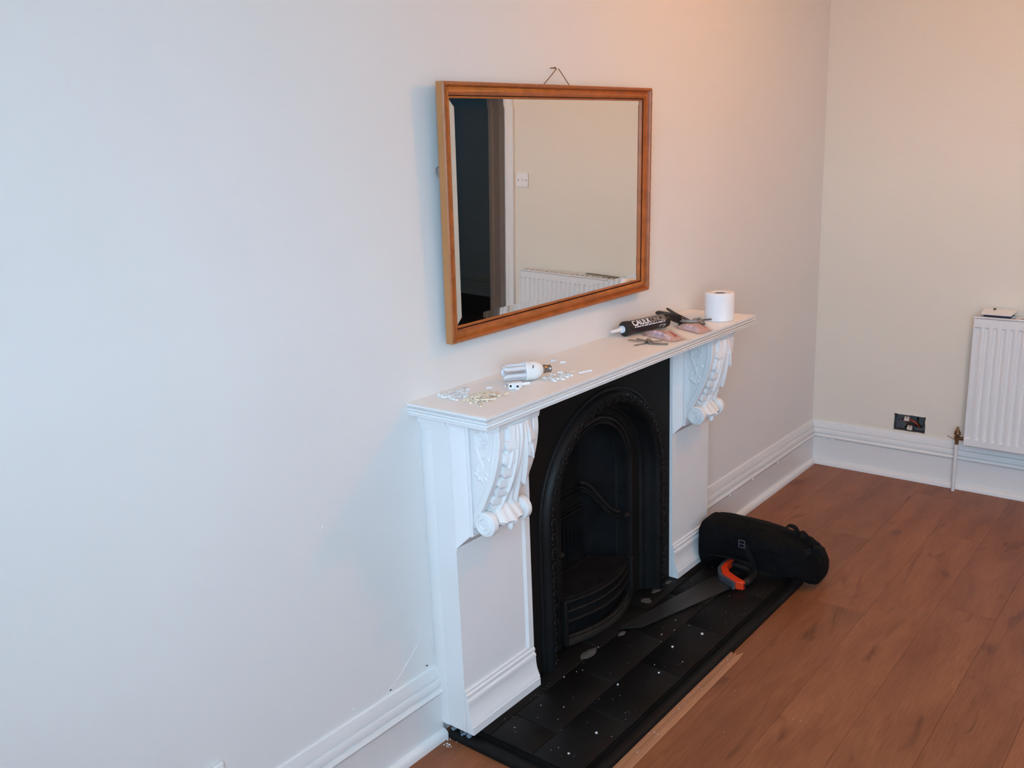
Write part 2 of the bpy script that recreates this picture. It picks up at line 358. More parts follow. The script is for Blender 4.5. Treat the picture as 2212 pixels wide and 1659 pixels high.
# hallway beyond the door
struct(MB().box(XC+.12, 6.6, -6.2, -1.2, -.08, -.002).build('floor_hallway', 'hallfloor'))
struct(MB().box(XC+.12, 6.6, -6.2, -1.2, ZC, ZC+.1).build('ceiling_hallway', 'hallwall'))
struct(MB().box(6.45, 6.6, -6.2, -1.2, 0, ZC).build('wall_hallway', 'hallwall'))
fx0, fx1, fz0, fz1 = 4.25, 4.57, 2.08, 2.36            # added opening, out of view, letting sky light into the dark hallway
struct(MB().box(XC+.12, fx0, -6.32, -6.2, 0, ZC).box(fx1, 6.45, -6.32, -6.2, 0, ZC).box(fx0, fx1, -6.32, -6.2, 0, fz0).box(fx0, fx1, -6.32, -6.2, fz1, ZC).build('wall_hallway', 'hallwall'))
added_win = struct(bpy.data.objects.new('added_hall_window', None)); COL.objects.link(added_win); added_win.location = (fx0, -6.26, fz0); added_win['world_parts'] = 1  # made-up hall window, there only to brighten the hallway with daylight
MB().box(fx0, fx0+.02, -6.28, -6.24, fz0, fz1).box(fx1-.02, fx1, -6.28, -6.24, fz0, fz1).box(fx0+.02, fx1-.02, -6.28, -6.24, fz0, fz0+.02).box(fx0+.02, fx1-.02, -6.28, -6.24, fz1-.02, fz1).build('window_frame', 'gloss', added_win)
MB().box(fx0+.02, fx1-.02, -6.262, -6.258, fz0+.02, fz1-.02).build('pane', 'pane', added_win)
pl2 = bpy.data.lights.new('added_window_portal', 'AREA'); pl2.shape = 'RECTANGLE'; pl2.size = fx1-fx0; pl2.size_y = fz1-fz0; pl2.cycles.is_portal = True
po2 = bpy.data.objects.new('added_window_portal', pl2); COL.objects.link(po2); po2.location = ((fx0+fx1)/2, -6.34, (fz0+fz1)/2); po2.rotation_euler = (R_(-90), 0, R_(180))
struct(MB().box(XC+.12, 6.45, -1.2, -1.08, 0, ZC).build('wall_hallway', 'hallwall'))
struct(MB().box(4.90, 5.0, -2.94, -1.2, 0, ZC).build('wall_hallway', 'halltrim'))
struct(MB().box(XC, XC+.12, -6.32, YB-.12, 0, ZC).build('wall_hallway', 'hallwall'))
struct(MB().rings([[(6.45-d_, -6.2, z_) for d_, z_ in BP], [(6.45-d_, -1.2, z_) for d_, z_ in BP]]).build('baseboard_hallway', 'hallwall'))
struct(MB().rings([[(4.90-h*1.6, -2.995+w_*1.9, 0) for w_, h in AP], [(4.90-h*1.6, -2.995+w_*1.9, 2.3) for w_, h in AP]]).build('trim_1', 'halltrim'))

M['ground'] = mat('garden_ground', (.32, .31, .29, 1), .9, var=.2, vscale=.8)
struct(MB().box(-40, WX-.30, -40, 40, -.75, -.65).build('ground', 'ground'))
# ------------------------------------------------------------------ ceiling lamp (out of frame; lights the room warm)
lx, ly, lz = LAMP_POS
lamp = thing('pendant_lamp', (lx, ly, ZC), 'bare warm bulb hanging on a white flex from the ceiling', 'lamp')
MB().lathe([(.045, ZC), (.045, ZC-.012), (.03, ZC-.028), (.008, ZC-.034)], (lx, ly, 0)).build('ceiling_rose', 'whiteplastic', lamp)
MB().tube([(lx, ly, ZC-.03), (lx, ly, lz+.09)], .0035).build('flex', 'whiteplastic', lamp)
MB().lathe([(.008, lz+.10), (.019, lz+.09), (.019, lz+.045), (.014, lz+.04)], (lx, ly, 0)).build('lamp_holder', 'whiteplastic', lamp)
bm_ = m_emit('bulb_glow', (1.0, .40, .05, 1), LAMP_POWER)
MB().lathe([(.004, lz-.042), (.018, lz-.038), (.028, lz-.022), (.031, lz-.005), (.028, lz+.013), (.018, lz+.032), (.014, lz+.042)], (lx, ly, 0)).build('bulb', bm_, lamp)

# ------------------------------------------------------------------ white chimneypiece
HM, MX0, MX1, MD = 1.0225, 1.005, 2.558, .2755
DL = .109; HH = .045
LEGS = ((1.047, 1.362, 1), (2.234, 2.520, -1))        # x0, x1, side of the inner edge
sur = thing('fireplace_surround', (1.78, -.05, 0), 'white painted chimneypiece with carved leaf corbels and moulded shelf', 'fireplace surround')
shelf = MB().box(MX0+.006, MX1-.006, -MD+.006, -.0005, HM-.034, HM).build('mantel_shelf', 'shelf', sur)
EP = [(0,-.0005),(0,-.0065),(-.0055,-.0072),(-.0055,-.0082),(-.0015,-.0088),(-.0015,-.0102),(-.0055,-.0108),(-.0055,-.0118),(-.0005,-.0126),(-.0005,-.0178),(-.0060,-.0190),(-.0060,-.0202),(-.0020,-.0212),(-.0008,-.0235),(-.0016,-.0262),(-.0075,-.0275),(-.0075,-.0285),(-.0040,-.0294),(-.0040,-.0328),(-.012,-.0345),(-.03,-.0345),(-.03,-.0005)]
path = [(MX0, -.0005, -1, 0), (MX0, -MD, -1, -1), (MX1, -MD, 1, -1), (MX1, -.0005, 1, 0)]
MB().rings([[(x+sx*o, y+sy*o, HM+z) for o, z in EP] for x, y, sx, sy in path]).build('edge_moulding', 'surround', shelf, smooth=50)
MB().box(MX0+.035, MX0+.075, -.10, -.0005, HM-.062, HM-.0345).build('shelf_batten', 'surround', shelf)
PPF = [(0,.180),(.006,.178),(.006,.170),(.010,.167),(.010,.158),(.006,.154),(.012,.150),(.0135,.146),(.012,.138),(.0125,.122),(.0155,.103),(.021,.088),(.025,.080),(.026,.076),(.023,.0735),(.027,.071),(.027,.0465),(0,.0465)]
def S_curve():
    return cat_rom([(-.243,.966,0),(-.2445,.93,0),(-.237,.88,0),(-.221,.825,0),(-.202,.783,0),(-.183,.745,0),(-.168,.721,0),(-.158,.700,0)], 6)
SC = S_curve(); NS = len(SC)
def S_at(t):
    f = max(0, min(1, t))*(NS-1); i = min(int(f), NS-2); q = f-i
    a, b = SC[i], SC[i+1]; y_, z_ = a[0]+(b[0]-a[0])*q, a[1]+(b[1]-a[1])*q
    i0, i1 = max(0, i-1), min(NS-1, i+2)
    ty, tz = SC[i1][0]-SC[i0][0], SC[i1][1]-SC[i0][1]; l = math.hypot(ty, tz) or 1
    ny, nz = tz/l, -ty/l                                  # outward, towards the room
    if ny > 0: ny, nz = -ny, -nz
    return y_, z_, ny, nz
def corbel(parent, L0, L1, x0, x1):
    zb = .618; top = HM-.0345; xc = (x0+x1)/2; hw = (x1-x0)/2
    # chamfered back plate, edge bead round three sides
    d0, d1 = DL, DL+.030; ins = .030
    mb = MB(); mb.rings([[(L0,-d0+.004,zb),(L1,-d0+.004,zb),(L1,-d0+.004,top),(L0,-d0+.004,top)],
                         [(L0+.002,-d0-.003,zb+.002),(L1-.002,-d0-.003,zb+.002),(L1-.002,-d0-.003,top),(L0+.002,-d0-.003,top)],
                         [(L0+ins,-d1+.004,zb+ins),(L1-ins,-d1+.004,zb+ins),(L1-ins,-d1+.004,top),(L0+ins,-d1+.004,top)],
                         [(L0+ins,-d1,zb+ins),(L1-ins,-d1,zb+ins),(L1-ins,-d1,top),(L0+ins,-d1,top)]])
    body = mb.build('corbel', 'surround', parent)
    b = .006; xa, xb, zz = L0+ins+b*.6, L1-ins-b*.6, zb+ins+b*.6
    MB().tube([(xa,-d1,top-.002),(xa,-d1,zz),(xb,-d1,zz),(xb,-d1,top-.002)], b, 10).build('edge_bead', 'surround', body)
    # console block behind the carving
    prof = [(-DL-.02, top), (SC[0][0]+.004, top), (SC[0][0]+.002, .972)]
    for i in range(0, NS):
        y_, z_, ny, nz = S_at(i/(NS-1)); prof.append((y_-ny*.010, z_-nz*.010))
    prof += [(-.150,.690), (-.148,.672), (-DL-.02,.665)]
    MB().prism(prof, lambda p, q, t: (t, p, q), x0+.004, x1-.004).build('console', 'surround', body)
    # top cap
    MB().prism([(-DL-.02, top), (-.252, top), (-.250, .985), (-.2465, .970), (-.244, .960), (-.22, .953), (-DL-.02, .953)], lambda p, q, t: (t, p, q), x0-.002, x1+.006).build('top_block', 'surround', body, bevel=.002)
    # scrolled side ribs with volutes
    for xa, xb, side in ((x0, x0+.022, x0), (x1-.022, x1, x1)):
        out = [(S_at(i/30)[0]-S_at(i/30)[2]*-.001, S_at(i/30)[1]) for i in range(31)]
        inn = [(S_at(i/30)[0]-S_at(i/30)[2]*.020, S_at(i/30)[1]-S_at(i/30)[3]*.020) for i in range(31)]
        out += [(-.156,.690), (-.150,.676)]; inn += [(-.139,.695), (-.146,.672)]
        mb = MB(); mb.prism(out+inn[::-1], lambda p, q, t: (t, p, q), xa, xb)
        vc = (-.182, .690); 
        mb.lathe([(.0325, xa-.001), (.0345, xa+.001), (.0345, xb-.004), (.0325, xb-.002)], (0, vc[0], vc[1]), 'x', 28)
        mb.build('scroll_rib', 'surround', body, bevel=.0015)
        sx = xa-.002 if side == x0 else xb-.001
        sp = [(sx, vc[0]+(.030-.026*k/40)*math.cos(-k*.36+1.2), vc[1]+(.030-.026*k/40)*math.sin(-k*.36+1.2)) for k in range(41)]
        mb = MB().tube(sp, [.0034-.0012*k/40 for k in range(41)], 6)
        # raised bead following the rib
        bd = [(sx+(.003 if side == x0 else -.003), S_at(i/24)[0]-S_at(i/24)[2]*.0155, S_at(i/24)[1]-S_at(i/24)[3]*.0155) for i in range(25)]
        mb.tube(bd, .0022, 6); bd = [(p[0], S_at(i/24)[0]-S_at(i/24)[2]*.004, S_at(i/24)[1]-S_at(i/24)[3]*.004) for i, p in enumerate(bd)]
        mb.tube(bd, .0018, 6); mb.build('volute_scroll', 'surround', body)
        # rosette, stem and curl on the cheek
        so = x0+.0035 if side == x0 else x1-.0035
        mb = MB(); rc = (-.182, .934)
        mb.tube([(so, rc[0]+(.027-.023*k/44)*math.cos(k*.36-2.2), rc[1]+(.027-.023*k/44)*math.sin(k*.36-2.2)) for k in range(45)], [.0042-.0016*k/44 for k in range(45)], 6)
        mb.tube([(so, p[0], p[1]) for p in cat_rom([(-.158,.928,0),(-.160,.905,0),(-.172,.882,0),(-.180,.862,0),(-.180,.845,0),(-.170,.836,0),(-.160,.842,0),(-.160,.852,0),(-.166,.854,0)], 5)], .0036, 6)
        mb.tube([(so, p[0], p[1]) for p in cat_rom([(-.176,.872,0),(-.190,.882,0),(-.200,.882,0),(-.208,.874,0)], 5)], [.002+.0022*abs(math.sin(k*.42)) for k in range(16)], 6)
        for k, (py, pz) in enumerate([(-.158,.828),(-.167,.818),(-.178,.815),(-.189,.822),(-.195,.834)]):
            mb.ball((so, py, pz), (.003, .008, .008), 8, 5)
        mb.build('cheek_scroll', 'surround', body)
    # bolster between the volutes, pearl
    mb = MB().lathe([(.020, x0+.020), (.024, x0+.026), (.027, x0+.036), (.024, xc-.030), (.018, xc-.012), (.016, xc), (.018, xc+.012), (.024, xc+.030), (.027, x1-.036), (.024, x1-.026), (.020, x1-.020)], (0, -.174, .692), 'x', 24)
    mb.build('bolster', 'surround', body)
    MB().ball((xc-.002, -.203, .668), (.009, .011, .017), 12, 8).build('pearl', 'surround', body)
    # acanthus leaf: overlapping lobes on both sides of a stem
    def P(s, t, h):
        y_, z_, ny, nz = S_at(t); return (xc+s*hw, y_+ny*h, z_+nz*h)
    leaf = MB(); wv = hw-.020
    def patch(fn, nu, nv, base=-.011):
        top_ = [fn(i/nu, j/nv) for i in range(nu+1) for j in range(nv+1)]
        t3 = [P(*q) for q in top_]; b3 = [P(q[0], q[1], base) for q in top_]
        n1 = nv+1; N_ = (nu+1)*n1; fs = [(i*n1+j, i*n1+j+1, (i+1)*n1+j+1, (i+1)*n1+j) for i in range(nu) for j in range(nv)]
        bd = [j for j in range(n1)]+[i*n1+nv for i in range(1, nu+1)]+[nu*n1+j for j in range(nv-1, -1, -1)]+[i*n1 for i in range(nu-1, 0, -1)]
        fs += [(bd[q], bd[(q+1) % len(bd)], N_+bd[(q+1) % len(bd)], N_+bd[q]) for q in range(len(bd))]
        leaf.add(t3+b3, fs)
    se = wv/hw
    for sgn in (-1, 1):
        # ladder of blunt teeth along the margin, each one lapping over the next
        for k in range(8):
            t0 = .13+.098*k; ln = .086; so_ = se*(.99 if k % 2 else .93)*(1-.06*max(0, k-5)); si = .34+.05*(k % 2)
            def tooth(u, v, t0=t0, ln=ln, so_=so_, si=si, sgn=sgn):
                e = so_*(1-.10*max(0, v-.55)**2*8) ; s2 = si+(e-si)*u
                return (sgn*s2, t0+ln*v+.020*u-.012*math.sin(math.pi*v)*0, .0135-.0055*u+.0075*v-.004*max(0, v-.75)*4*u)
            patch(tooth, 5, 6)
        # long folded fronds next to the stem
        for t0, t1, s0, s1, w0, w1, hh_ in ((.0, .34, .30, .62, .17, .21, .014), (.02, .55, .16, .42, .10, .17, .020), (.30, .78, .14, .44, .09, .16, .019), (.55, .97, .12, .40, .08, .15, .018)):
            def frond(u, v, t0=t0, t1=t1, s0=s0, s1=s1, w0=w0, w1=w1, hh_=hh_, sgn=sgn):
                x_ = v*2-1; rnd_ = math.sqrt(max(.02, 1-max(0, (u-.72)/.28)**2)); wob = 1+.16*math.sin(u*15)*abs(x_)
                wd_ = (w0+(w1-w0)*u)*rnd_*wob
                return (sgn*min(se*.985, max(.02, s0+(s1-s0)*u**1.3+x_*wd_)), t0+(t1-t0)*u, .004+hh_*(.35+.65*u)*(1-.55*x_*x_)+.004*math.cos(x_*5.5)*u)
            patch(frond, 16, 8)
    for s_, r0 in ((0, .0085), (-.13, .0045), (.13, .0045)):
        leaf.tube([P(s_*(1-.3*i/20), .0+.93*i/20, .006) for i in range(21)], [r0*(1.15-.45*i/20) for i in range(21)], 8)
    # curled tip
    nu, nv = 8, 16; top_ = []; bot = []
    for i in range(nu+1):
        u = i/nu
        for j in range(nv+1):
            v = j/nv*2-1; ln = 1-.11*abs(math.sin(v*1.5*math.pi))*u-.22*v*v*u; q = u*ln
            p = (xc+v*.052*(.42+.58*math.sqrt(u+.001)), -.163-.064*q, .748-.068*q**1.25-.012*v*v*u+.003*math.cos(v*3*math.pi)*u)
            top_.append(p); bot.append((p[0]*.98+xc*.02, p[1]+.007, p[2]-.009))
    n1 = nv+1; N_ = (nu+1)*n1; fs = []
    for i in range(nu):
        for j in range(nv): fs += [(i*n1+j, i*n1+j+1, (i+1)*n1+j+1, (i+1)*n1+j), (N_+i*n1+j, N_+(i+1)*n1+j, N_+(i+1)*n1+j+1, N_+i*n1+j+1)]
    bd = [j for j in range(n1)]+[i*n1+nv for i in range(1, nu+1)]+[nu*n1+j for j in range(nv-1, -1, -1)]+[i*n1 for i in range(nu-1, 0, -1)]
    for q in range(len(bd)):
        a, b2 = bd[q], bd[(q+1) % len(bd)]; fs.append((a, b2, N_+b2, N_+a))
    leaf.add(top_+bot, fs)
    leaf.build('acanthus_leaf', 'surround', body, smooth=50)
for k, (x0, x1, inner) in enumerate(LEGS):
    leg = MB().box(x0, x1, -DL, -.0005, .0465, HM-.0345).build('leg', 'surround', sur)
    MB().rings([[(x0, -DL-o+.0005, z) for o, z in PPF], [(x1+(.002 if inner == 1 else 0), -DL-o+.0005, z) for o, z in PPF]]).build('plinth_moulding', 'surround', leg)
    # raised strip along the inner edge
    if inner == 1:
        MB().rings([[(x1-.030,-DL,z),(x1-.022,-DL-.007,z),(x1,-DL-.007,z),(x1,-DL,z)] for z in (.18, .616)]).build('edge_strip', 'surround', leg)
    MB().box(x0-.001, x1+.001, -DL-.004, -DL+.004, .6125, .6185).build('ledge', 'surround', leg)
    c0 = x0+.038
    corbel(sur, x0, x1, c0, c0+.168)
# strip of board between leg and wall plaster on the open side
MB().rings([[(1.0468, -.001, z), (1.0450, -.004, z), (1.0450, -.034, z), (1.0468, -.042, z)] for z in (.047, .945)]).build('filler_strip', 'surround', sur)
MB().rings([[(1.0468, -.099, z), (1.0440, -.100, z), (1.0440, -.1055, z), (1.0468, -.1065, z)] for z in (.615, .965)]).build('edge_fillet', 'surround', sur)

# ------------------------------------------------------------------ cast-iron insert
IX = 1.797
ins = thing('fireplace_insert', (IX, -.09, HH), 'black cast iron arched fireplace insert with bowed grate', 'fireplace')
NA = 48
def arch(r, zc, z0=HH, k=10):
    pts = [(IX-r, z0+(zc-z0)*i/k) for i in range(k)]
    pts += [(IX+r*math.cos(math.pi-math.pi*i/NA), zc+r*math.sin(math.pi-math.pi*i/NA)) for i in range(NA+1)]
    pts += [(IX+r, zc-(zc-z0)*i/k) for i in range(1, k+1)]
    return pts
def sweep_arch(prof):     # prof: (r, y, zc)
    return [[(p[0], y, p[1]) for p in arch(r, zc)] for r, y, zc in prof]
YP = -.097
a0 = arch(.372, .52); X0, X1, ZT = 1.3615, 2.2345, HM-.0345
outer = []
for (x, z) in a0:
    if z <= .52: outer.append((X0 if x < IX else X1, z))
    else:
        a = math.atan2(z-.52, x-IX); cx_, sx_ = math.cos(a), math.sin(a)
        tx = ((X1 if cx_ > 0 else X0)-IX)/cx_ if abs(cx_) > 1e-6 else 1e9; tz = (ZT-.52)/sx_ if sx_ > 1e-6 else 1e9
        t = min(tx, tz); outer.append((IX+cx_*t, .52+sx_*t))
# include the rectangle's corners
ci = min(range(len(outer)), key=lambda i: (outer[i][0]-X0)**2+(outer[i][1]-ZT)**2); outer[ci] = (X0, ZT)
ci = min(range(len(outer)), key=lambda i: (outer[i][0]-X1)**2+(outer[i][1]-ZT)**2); outer[ci] = (X1, ZT)
MB().rings([[(p[0], YP+.012, p[1]) for p in outer], [(p[0], YP, p[1]) for p in outer], [(p[0], YP, p[1]) for p in a0]], loop=False, cap=False).build('front_plate', 'plate', ins)
B1 = [(.372,YP),(.372,-.104),(.369,-.107),(.365,-.107),(.362,-.103),(.359,-.103),(.356,-.112),(.349,-.121),(.339,-.126),(.328,-.125),(.319,-.119),(.3145,-.110),(.313,-.088),(.309,-.082),(.305,-.083),(.302,-.078),(.300,-.066),(.296,-.066),(.292,-.062),(.289,-.055)]
band = MB().rings(sweep_arch([(r, y, .52) for r, y in B1]), loop=False, cap=False).build('arch_band', 'iron', ins, smooth=50)
MB().rings(sweep_arch([(.289, -.055, .52), (.236, -.055, .555)]), loop=False, cap=False).build('recessed_plate', 'plate', ins)
B2 = [(.236,-.055),(.235,-.063),(.229,-.067),(.222,-.066),(.218,-.058),(.213,-.057),(.211,-.062),(.206,-.062),(.203,-.052),(.203,-.020),(.198,-.012)]
MB().rings(sweep_arch([(r, y, .555) for r, y in B2]), loop=False, cap=False).build('inner_moulding', 'iron', ins, smooth=50)
# scroll ornaments round the band
om = MB()
om.tube([(.011*math.cos(a), -.001-.003*math.sin(a*.5+.2), .013*math.sin(a)) for a in [i*.42-.4 for i in range(12)]], [.0036-.0014*i/11 for i in range(12)], 6)
om.tube([(.004*math.cos(a)-.001, -.002, -.004+.005*math.sin(a)) for a in [i*.7 for i in range(6)]], .0022, 6)
om.ball((0, -.001, -.022), (.0042, .004, .0042), 8, 5)
orn = None
path_len = 2*(.52-HH)+math.pi*.337; NO = 42
for k in range(NO):
    s = (k+.5)/NO*path_len; l = .52-HH
    if s < l: x, z, a = IX-.337, HH+s, 0
    elif s < l+math.pi*.337:
        th = (s-l)/.337; x, z, a = IX-.337*math.cos(th), .52+.337*math.sin(th), th
    else: x, z, a = IX+.337, .52-(s-l-math.pi*.337), math.pi
    if orn is None: o = om.build('scroll_ornament', 'iron', band, off=(0, 0, 0)); orn = o
    else: o = bpy.data.objects.new('scroll_ornament', orn.data); COL.objects.link(o); o.parent = band
    L_ = ins.location; o.location = (x-L_.x, -.1265-L_.y, z-L_.z); o.rotation_euler = (0, a, 0)
# fire chamber: back, splayed cheeks, hood
GZ = .215
def P3(x, y, z): return (x, y, z)
bk = [(1.672, .065, HH), (1.922, .065, HH)]
MB().add([(1.66,.075,HH),(1.934,.075,HH),(1.915,.068,.25),(1.679,.068,.25),(1.865,.062,.50),(1.729,.062,.50),(1.86,.050,.80),(1.734,.050,.80)], [(0,1,2,3),(3,2,4,5),(5,4,6,7)]).build('fireback', 'soot', ins)
for sg in (-1, 1):
    q = lambda x: IX+sg*(x-IX)
    MB().add([(q(1.934),.075,HH),(q(2.002),-.018,HH),(q(2.002),-.018,.25),(q(1.915),.068,.25),(q(2.002),-.016,.50),(q(1.865),.062,.50),(q(2.0),-.014,.80),(q(1.86),.050,.80)], [(0,1,2,3),(3,2,4,5),(5,4,6,7)]).build('cheek', 'soot', ins, smooth=0)
    # ogee register moulding on the cheek
    for off_, rr_ in ((0, .0075), (-.018, .004), (-.029, .003)):
        pts = []
        for i in range(25):
            u = i/24; x = 1.866+(1.998-1.866)*u; yy = .056+(-.022-.056)*u; z = .515-.135*(3*u*u-2*u**3)+off_
            pts.append((q(x-.002), yy-.006, z))
        MB().tube(pts, rr_, 8).build('register_moulding', 'iron2', ins)
for z, l in ((.50, 0), (.478, 0), (.43, 0), (.415, 0)):
    MB().box(1.715, 1.88, .052, .064, z-.004, z+.004).build('fireback_rib', 'soot', ins, bevel=.002)
for k in range(9):
    x = 1.70+.024*k
    MB().box(x-.003, x+.003, .058, .070, .25, .40).build('reed', 'soot', ins)
MB().add([(IX-.2,-.012,.80),(IX+.2,-.012,.80),(IX+.2,.08,.74),(IX-.2,.08,.74)], [(0,1,2,3)]).build('hood', 'soot', ins)
# bowed grate
def bow(u, e=0, dep=.048): x = IX-.208+.416*u; return (x, -.052-e-dep*math.sin(math.pi*u)**.9)
mb = MB(); top_ = [bow(i/24)+(GZ,) for i in range(25)]
mb.rings([[p for p in top_]+[(1.915,.066,GZ),(1.679,.066,GZ)], [(p[0], p[1], GZ-.012) for p in top_]+[(1.915,.066,GZ-.012),(1.679,.066,GZ-.012)]])
grate = mb.build('grate_plate', 'iron2', ins)
MB().box(1.68, 1.914, .048, .058, GZ, GZ+.006).build('grate_rim', 'iron2', grate)
for z, h, e in ((.200, .012, .004), (.165, .010, .002), (.130, .012, .004)):
    MB().rings([[(bow(i/24, e)[0], bow(i/24, e)[1]-a*.006, z+b*h/2) for a, b in ((1,-1),(1.4,0),(1,1),(-1,1),(-1,-1))] for i in range(25)]).build('grate_bar', 'iron2', ins)
MB().rings([[(bow(i/24)[0], bow(i/24)[1]+.004, z) for z in (.125, .205)] for i in range(25)], loop=False, cap=False).build('grate_front', 'soot', ins)
FP = [(.002,.075),(.006,.078),(.011,.072),(.010,.066),(.016,.060),(.020,.052),(.020,.047),(-.006,.047),(-.006,.075)]
MB().rings([[(bow(i/24, o, .050)[0], bow(i/24, o, .050)[1], z) for o, z in FP] for i in range(25)]).build('ash_fender', 'iron2', ins)
MB().rings([[(bow(i/24, 0, .04)[0], bow(i/24, 0, .04)[1]+.012, z) for z in (.06, .13)] for i in range(25)], loop=False, cap=False).build('ash_guard', 'soot', ins)
for sg in (-1, 1):
    MB().box(IX+sg*.196, IX+sg*.214, -.078, -.040, .05, .215).build('grate_post', 'iron2', ins, bevel=.003)
    MB().ball((IX+sg*.204, -.055, .372), (.016, .016, .012), 8, 5).build('hinge_lug', 'iron2', ins)

# ------------------------------------------------------------------ hearth
HX0, HX1, HY = 1.080, 2.512, -.469
hea = thing('hearth', ((HX0+HX1)/2, -.28, 0), 'raised black painted tiled hearth with rounded black edging', 'hearth')
MB().box(HX0+.002, HX1-.002, HY+.002, -.02, .001, HH-.0035).build('slab', 'hearth', hea)
def tile(x0, x1, y0, y1):
    e = .0016; j = .0007; t = random.uniform(-.0005, .0005)
    mb = MB(); x0 += j; x1 -= j; y0 += j; y1 -= j
    mb.rings([[(x0,y0,HH-.004),(x1,y0,HH-.004),(x1,y1,HH-.004),(x0,y1,HH-.004)], [(x0,y0,HH-e+t),(x1,y0,HH-e+t),(x1,y1,HH-e-t),(x0,y1,HH-e-t)],
              [(x0+e,y0+e,HH+t),(x1-e,y0+e,HH+t),(x1-e,y1-e,HH-t),(x0+e,y1-e,HH-t)]])
    mb.build('tile', 'hearth', hea, smooth=60)
TW = .305
for r_i, (ya, yb, offx) in enumerate(((HY, -.317, .27), (-.317, -.165, .12), (-.165, -.02, .27))):
    x = HX0-TW+offx
    while x < HX1:
        a, b = max(x, HX0), min(x+TW, HX1)
        if b-a > .02: tile(a, b, ya, yb)
        x += TW
MB().box(HX0, HX1, HY-.004, HY+.001, .0, HH-.006).build('front_riser', 'hearth', hea)
MB().box(HX0-.004, HX0+.001, HY, -.10, .0, HH-.006).build('side_riser', 'hearth', hea)
q_ = [(0, .0005), (0, .026)]+[(.008+.022*math.sin(a), .006+.020*math.cos(a)) for a in [i*math.pi/10 for i in range(6)]]+[(.030, .0005)]
pe = [(HX0-.0045, -.035, -1, 0), (HX0-.0045, HY-.0045, -1, -1), (HX1+.0045, HY-.0045, 1, -1), (HX1+.0045, -.14, 1, 0)]
MB().rings([[(x+sx*o, y+sy*o, z) for o, z in q_] for x, y, sx, sy in pe]).build('edging', 'edging', hea, smooth=50)
# broken mortar under the foot of the surround
mb = MB()
for k in range(26):
    x, yy = random.uniform(1.058, 1.078), random.uniform(-.105, -.03); mb.ball((x, yy, random.uniform(.008, .026)), (random.uniform(.004, .009), random.uniform(.006, .012), random.uniform(.004, .009)), 6, 4)
o = mb.build('rough_mortar', 'rubble', hea, smooth=0)
# ash smears and soot dust at the foot of the insert
for (x, yy, a, b) in ((1.60,-.155,.05,.018),(1.77,-.175,.022,.012),(2.12,-.115,.05,.012),(2.19,-.118,.022,.012),(2.02,-.125,.022,.020)):
    mb = MB(); ring = [(x+a*math.cos(t)*random.uniform(.7, 1.1), yy+b*math.sin(t)*random.uniform(.7, 1.1), HH+.0006) for t in [i*.45 for i in range(14)]]
    mb.rings([[(p[0], p[1], HH-.0005) for p in ring], ring, [(x+(p[0]-x)*.6, yy+(p[1]-yy)*.6, HH+.0022) for p in ring]]); mb.build('ash_smear', 'greyfleck', hea)

# ------------------------------------------------------------------ mirror over the mantel
TILT = .021; QX0, QX1, QZ0, QZ1 = 1.149, 2.178, 1.157, 1.834; QW, QH = QX1-QX0, QZ1-QZ0
mir = thing('wall_mirror', ((QX0+QX1)/2, -.0205, QZ0), 'rectangular mirror with a golden brown frame hanging from a cord over the shelf', 'mirror', world=False)
mir.rotation_euler = (TILT, 0, 0)
FPR = [(0,0),(0,.0215),(.0025,.0250),(.0085,.0250),(.0105,.0225),(.0112,.0165),(.0130,.0135),(.0155,.0145),(.0190,.0180),(.0235,.0190),(.0275,.0170),(.0300,.0125),(.0312,.0120),(.0330,.0105)]
FPI = [(.0330,.0100),(.0345,.0065),(.0355,.0065),(.0355,.0085),(.0385,.0085),(.0400,.0060),(.0400,.001),(.0,.0)]
def frame_rings(prof):
    out = []
    for sx, sz in ((-1, 0), (1, 0), (1, 1), (-1, 1)):
        out.append([(sx*(QW/2-w_), -h, (w_ if sz == 0 else QH-w_)) for w_, h in prof])
    return out
fr = MB().rings(frame_rings(FPR[1:]), closed=True, loop=False, cap=False).build('frame', 'gold', mir, off=(0,0,0), smooth=40)
MB().rings(frame_rings([(0,0),(0,.0215)]), closed=True, loop=False, cap=False).build('frame_side', 'goldside', fr, off=(0,0,0), smooth=0)
MB().rings(frame_rings([(.0330,.0105),(.0335,.0050),(.0362,.0050),(.0362,.0082)]), closed=True, loop=False, cap=False).build('rebate_line', 'brown_line', fr, off=(0,0,0), smooth=0)
MB().rings(frame_rings([(.0362,.0082),(.0385,.0085),(.0405,.0065),(.0405,.002)]), closed=True, loop=False, cap=False).build('inner_slip', 'gold', fr, off=(0,0,0), smooth=40)
MB().box(-QW/2+.004, QW/2-.004, -.002, 0, .004, QH-.004).build('backing', 'brownchip', mir, off=(0,0,0))
# carved leaf runs on the outer edge
cv = MB()
for i in range(9):
    a = i/8*math.pi; cv.ball((-.011+.0028*i, -.0002-.0006*math.sin(a), .0012*math.sin(i*1.9)), (.0019, .0012, .0014+.0012*math.sin(a)), 6, 4)
c0 = None
def carving(x, z, rot):
    global c0
    if c0 is None: o = cv.build('carved_leaf', 'gold', fr, off=(0,0,0)); c0 = o
    else: o = bpy.data.objects.new('carved_leaf', c0.data); COL.objects.link(o); o.parent = fr
    o.location = (x, -.0251, z); o.rotation_euler = (0, rot, 0)
nx_, nz_ = 36, 24
for i in range(nx_):
    x = -QW/2+.02+(QW-.04)*i/(nx_-1); carving(x, .0055, 0); carving(x, QH-.0055, 0)
for i in range(nz_):
    z = .02+(QH-.04)*i/(nz_-1); carving(-QW/2+.0055, z, R_(90)); carving(QW/2-.0055, z, R_(90))
gx, gz0, gz1, bv, bd_ = QW/2-.0395, .0395, QH-.0395, .023, .0008
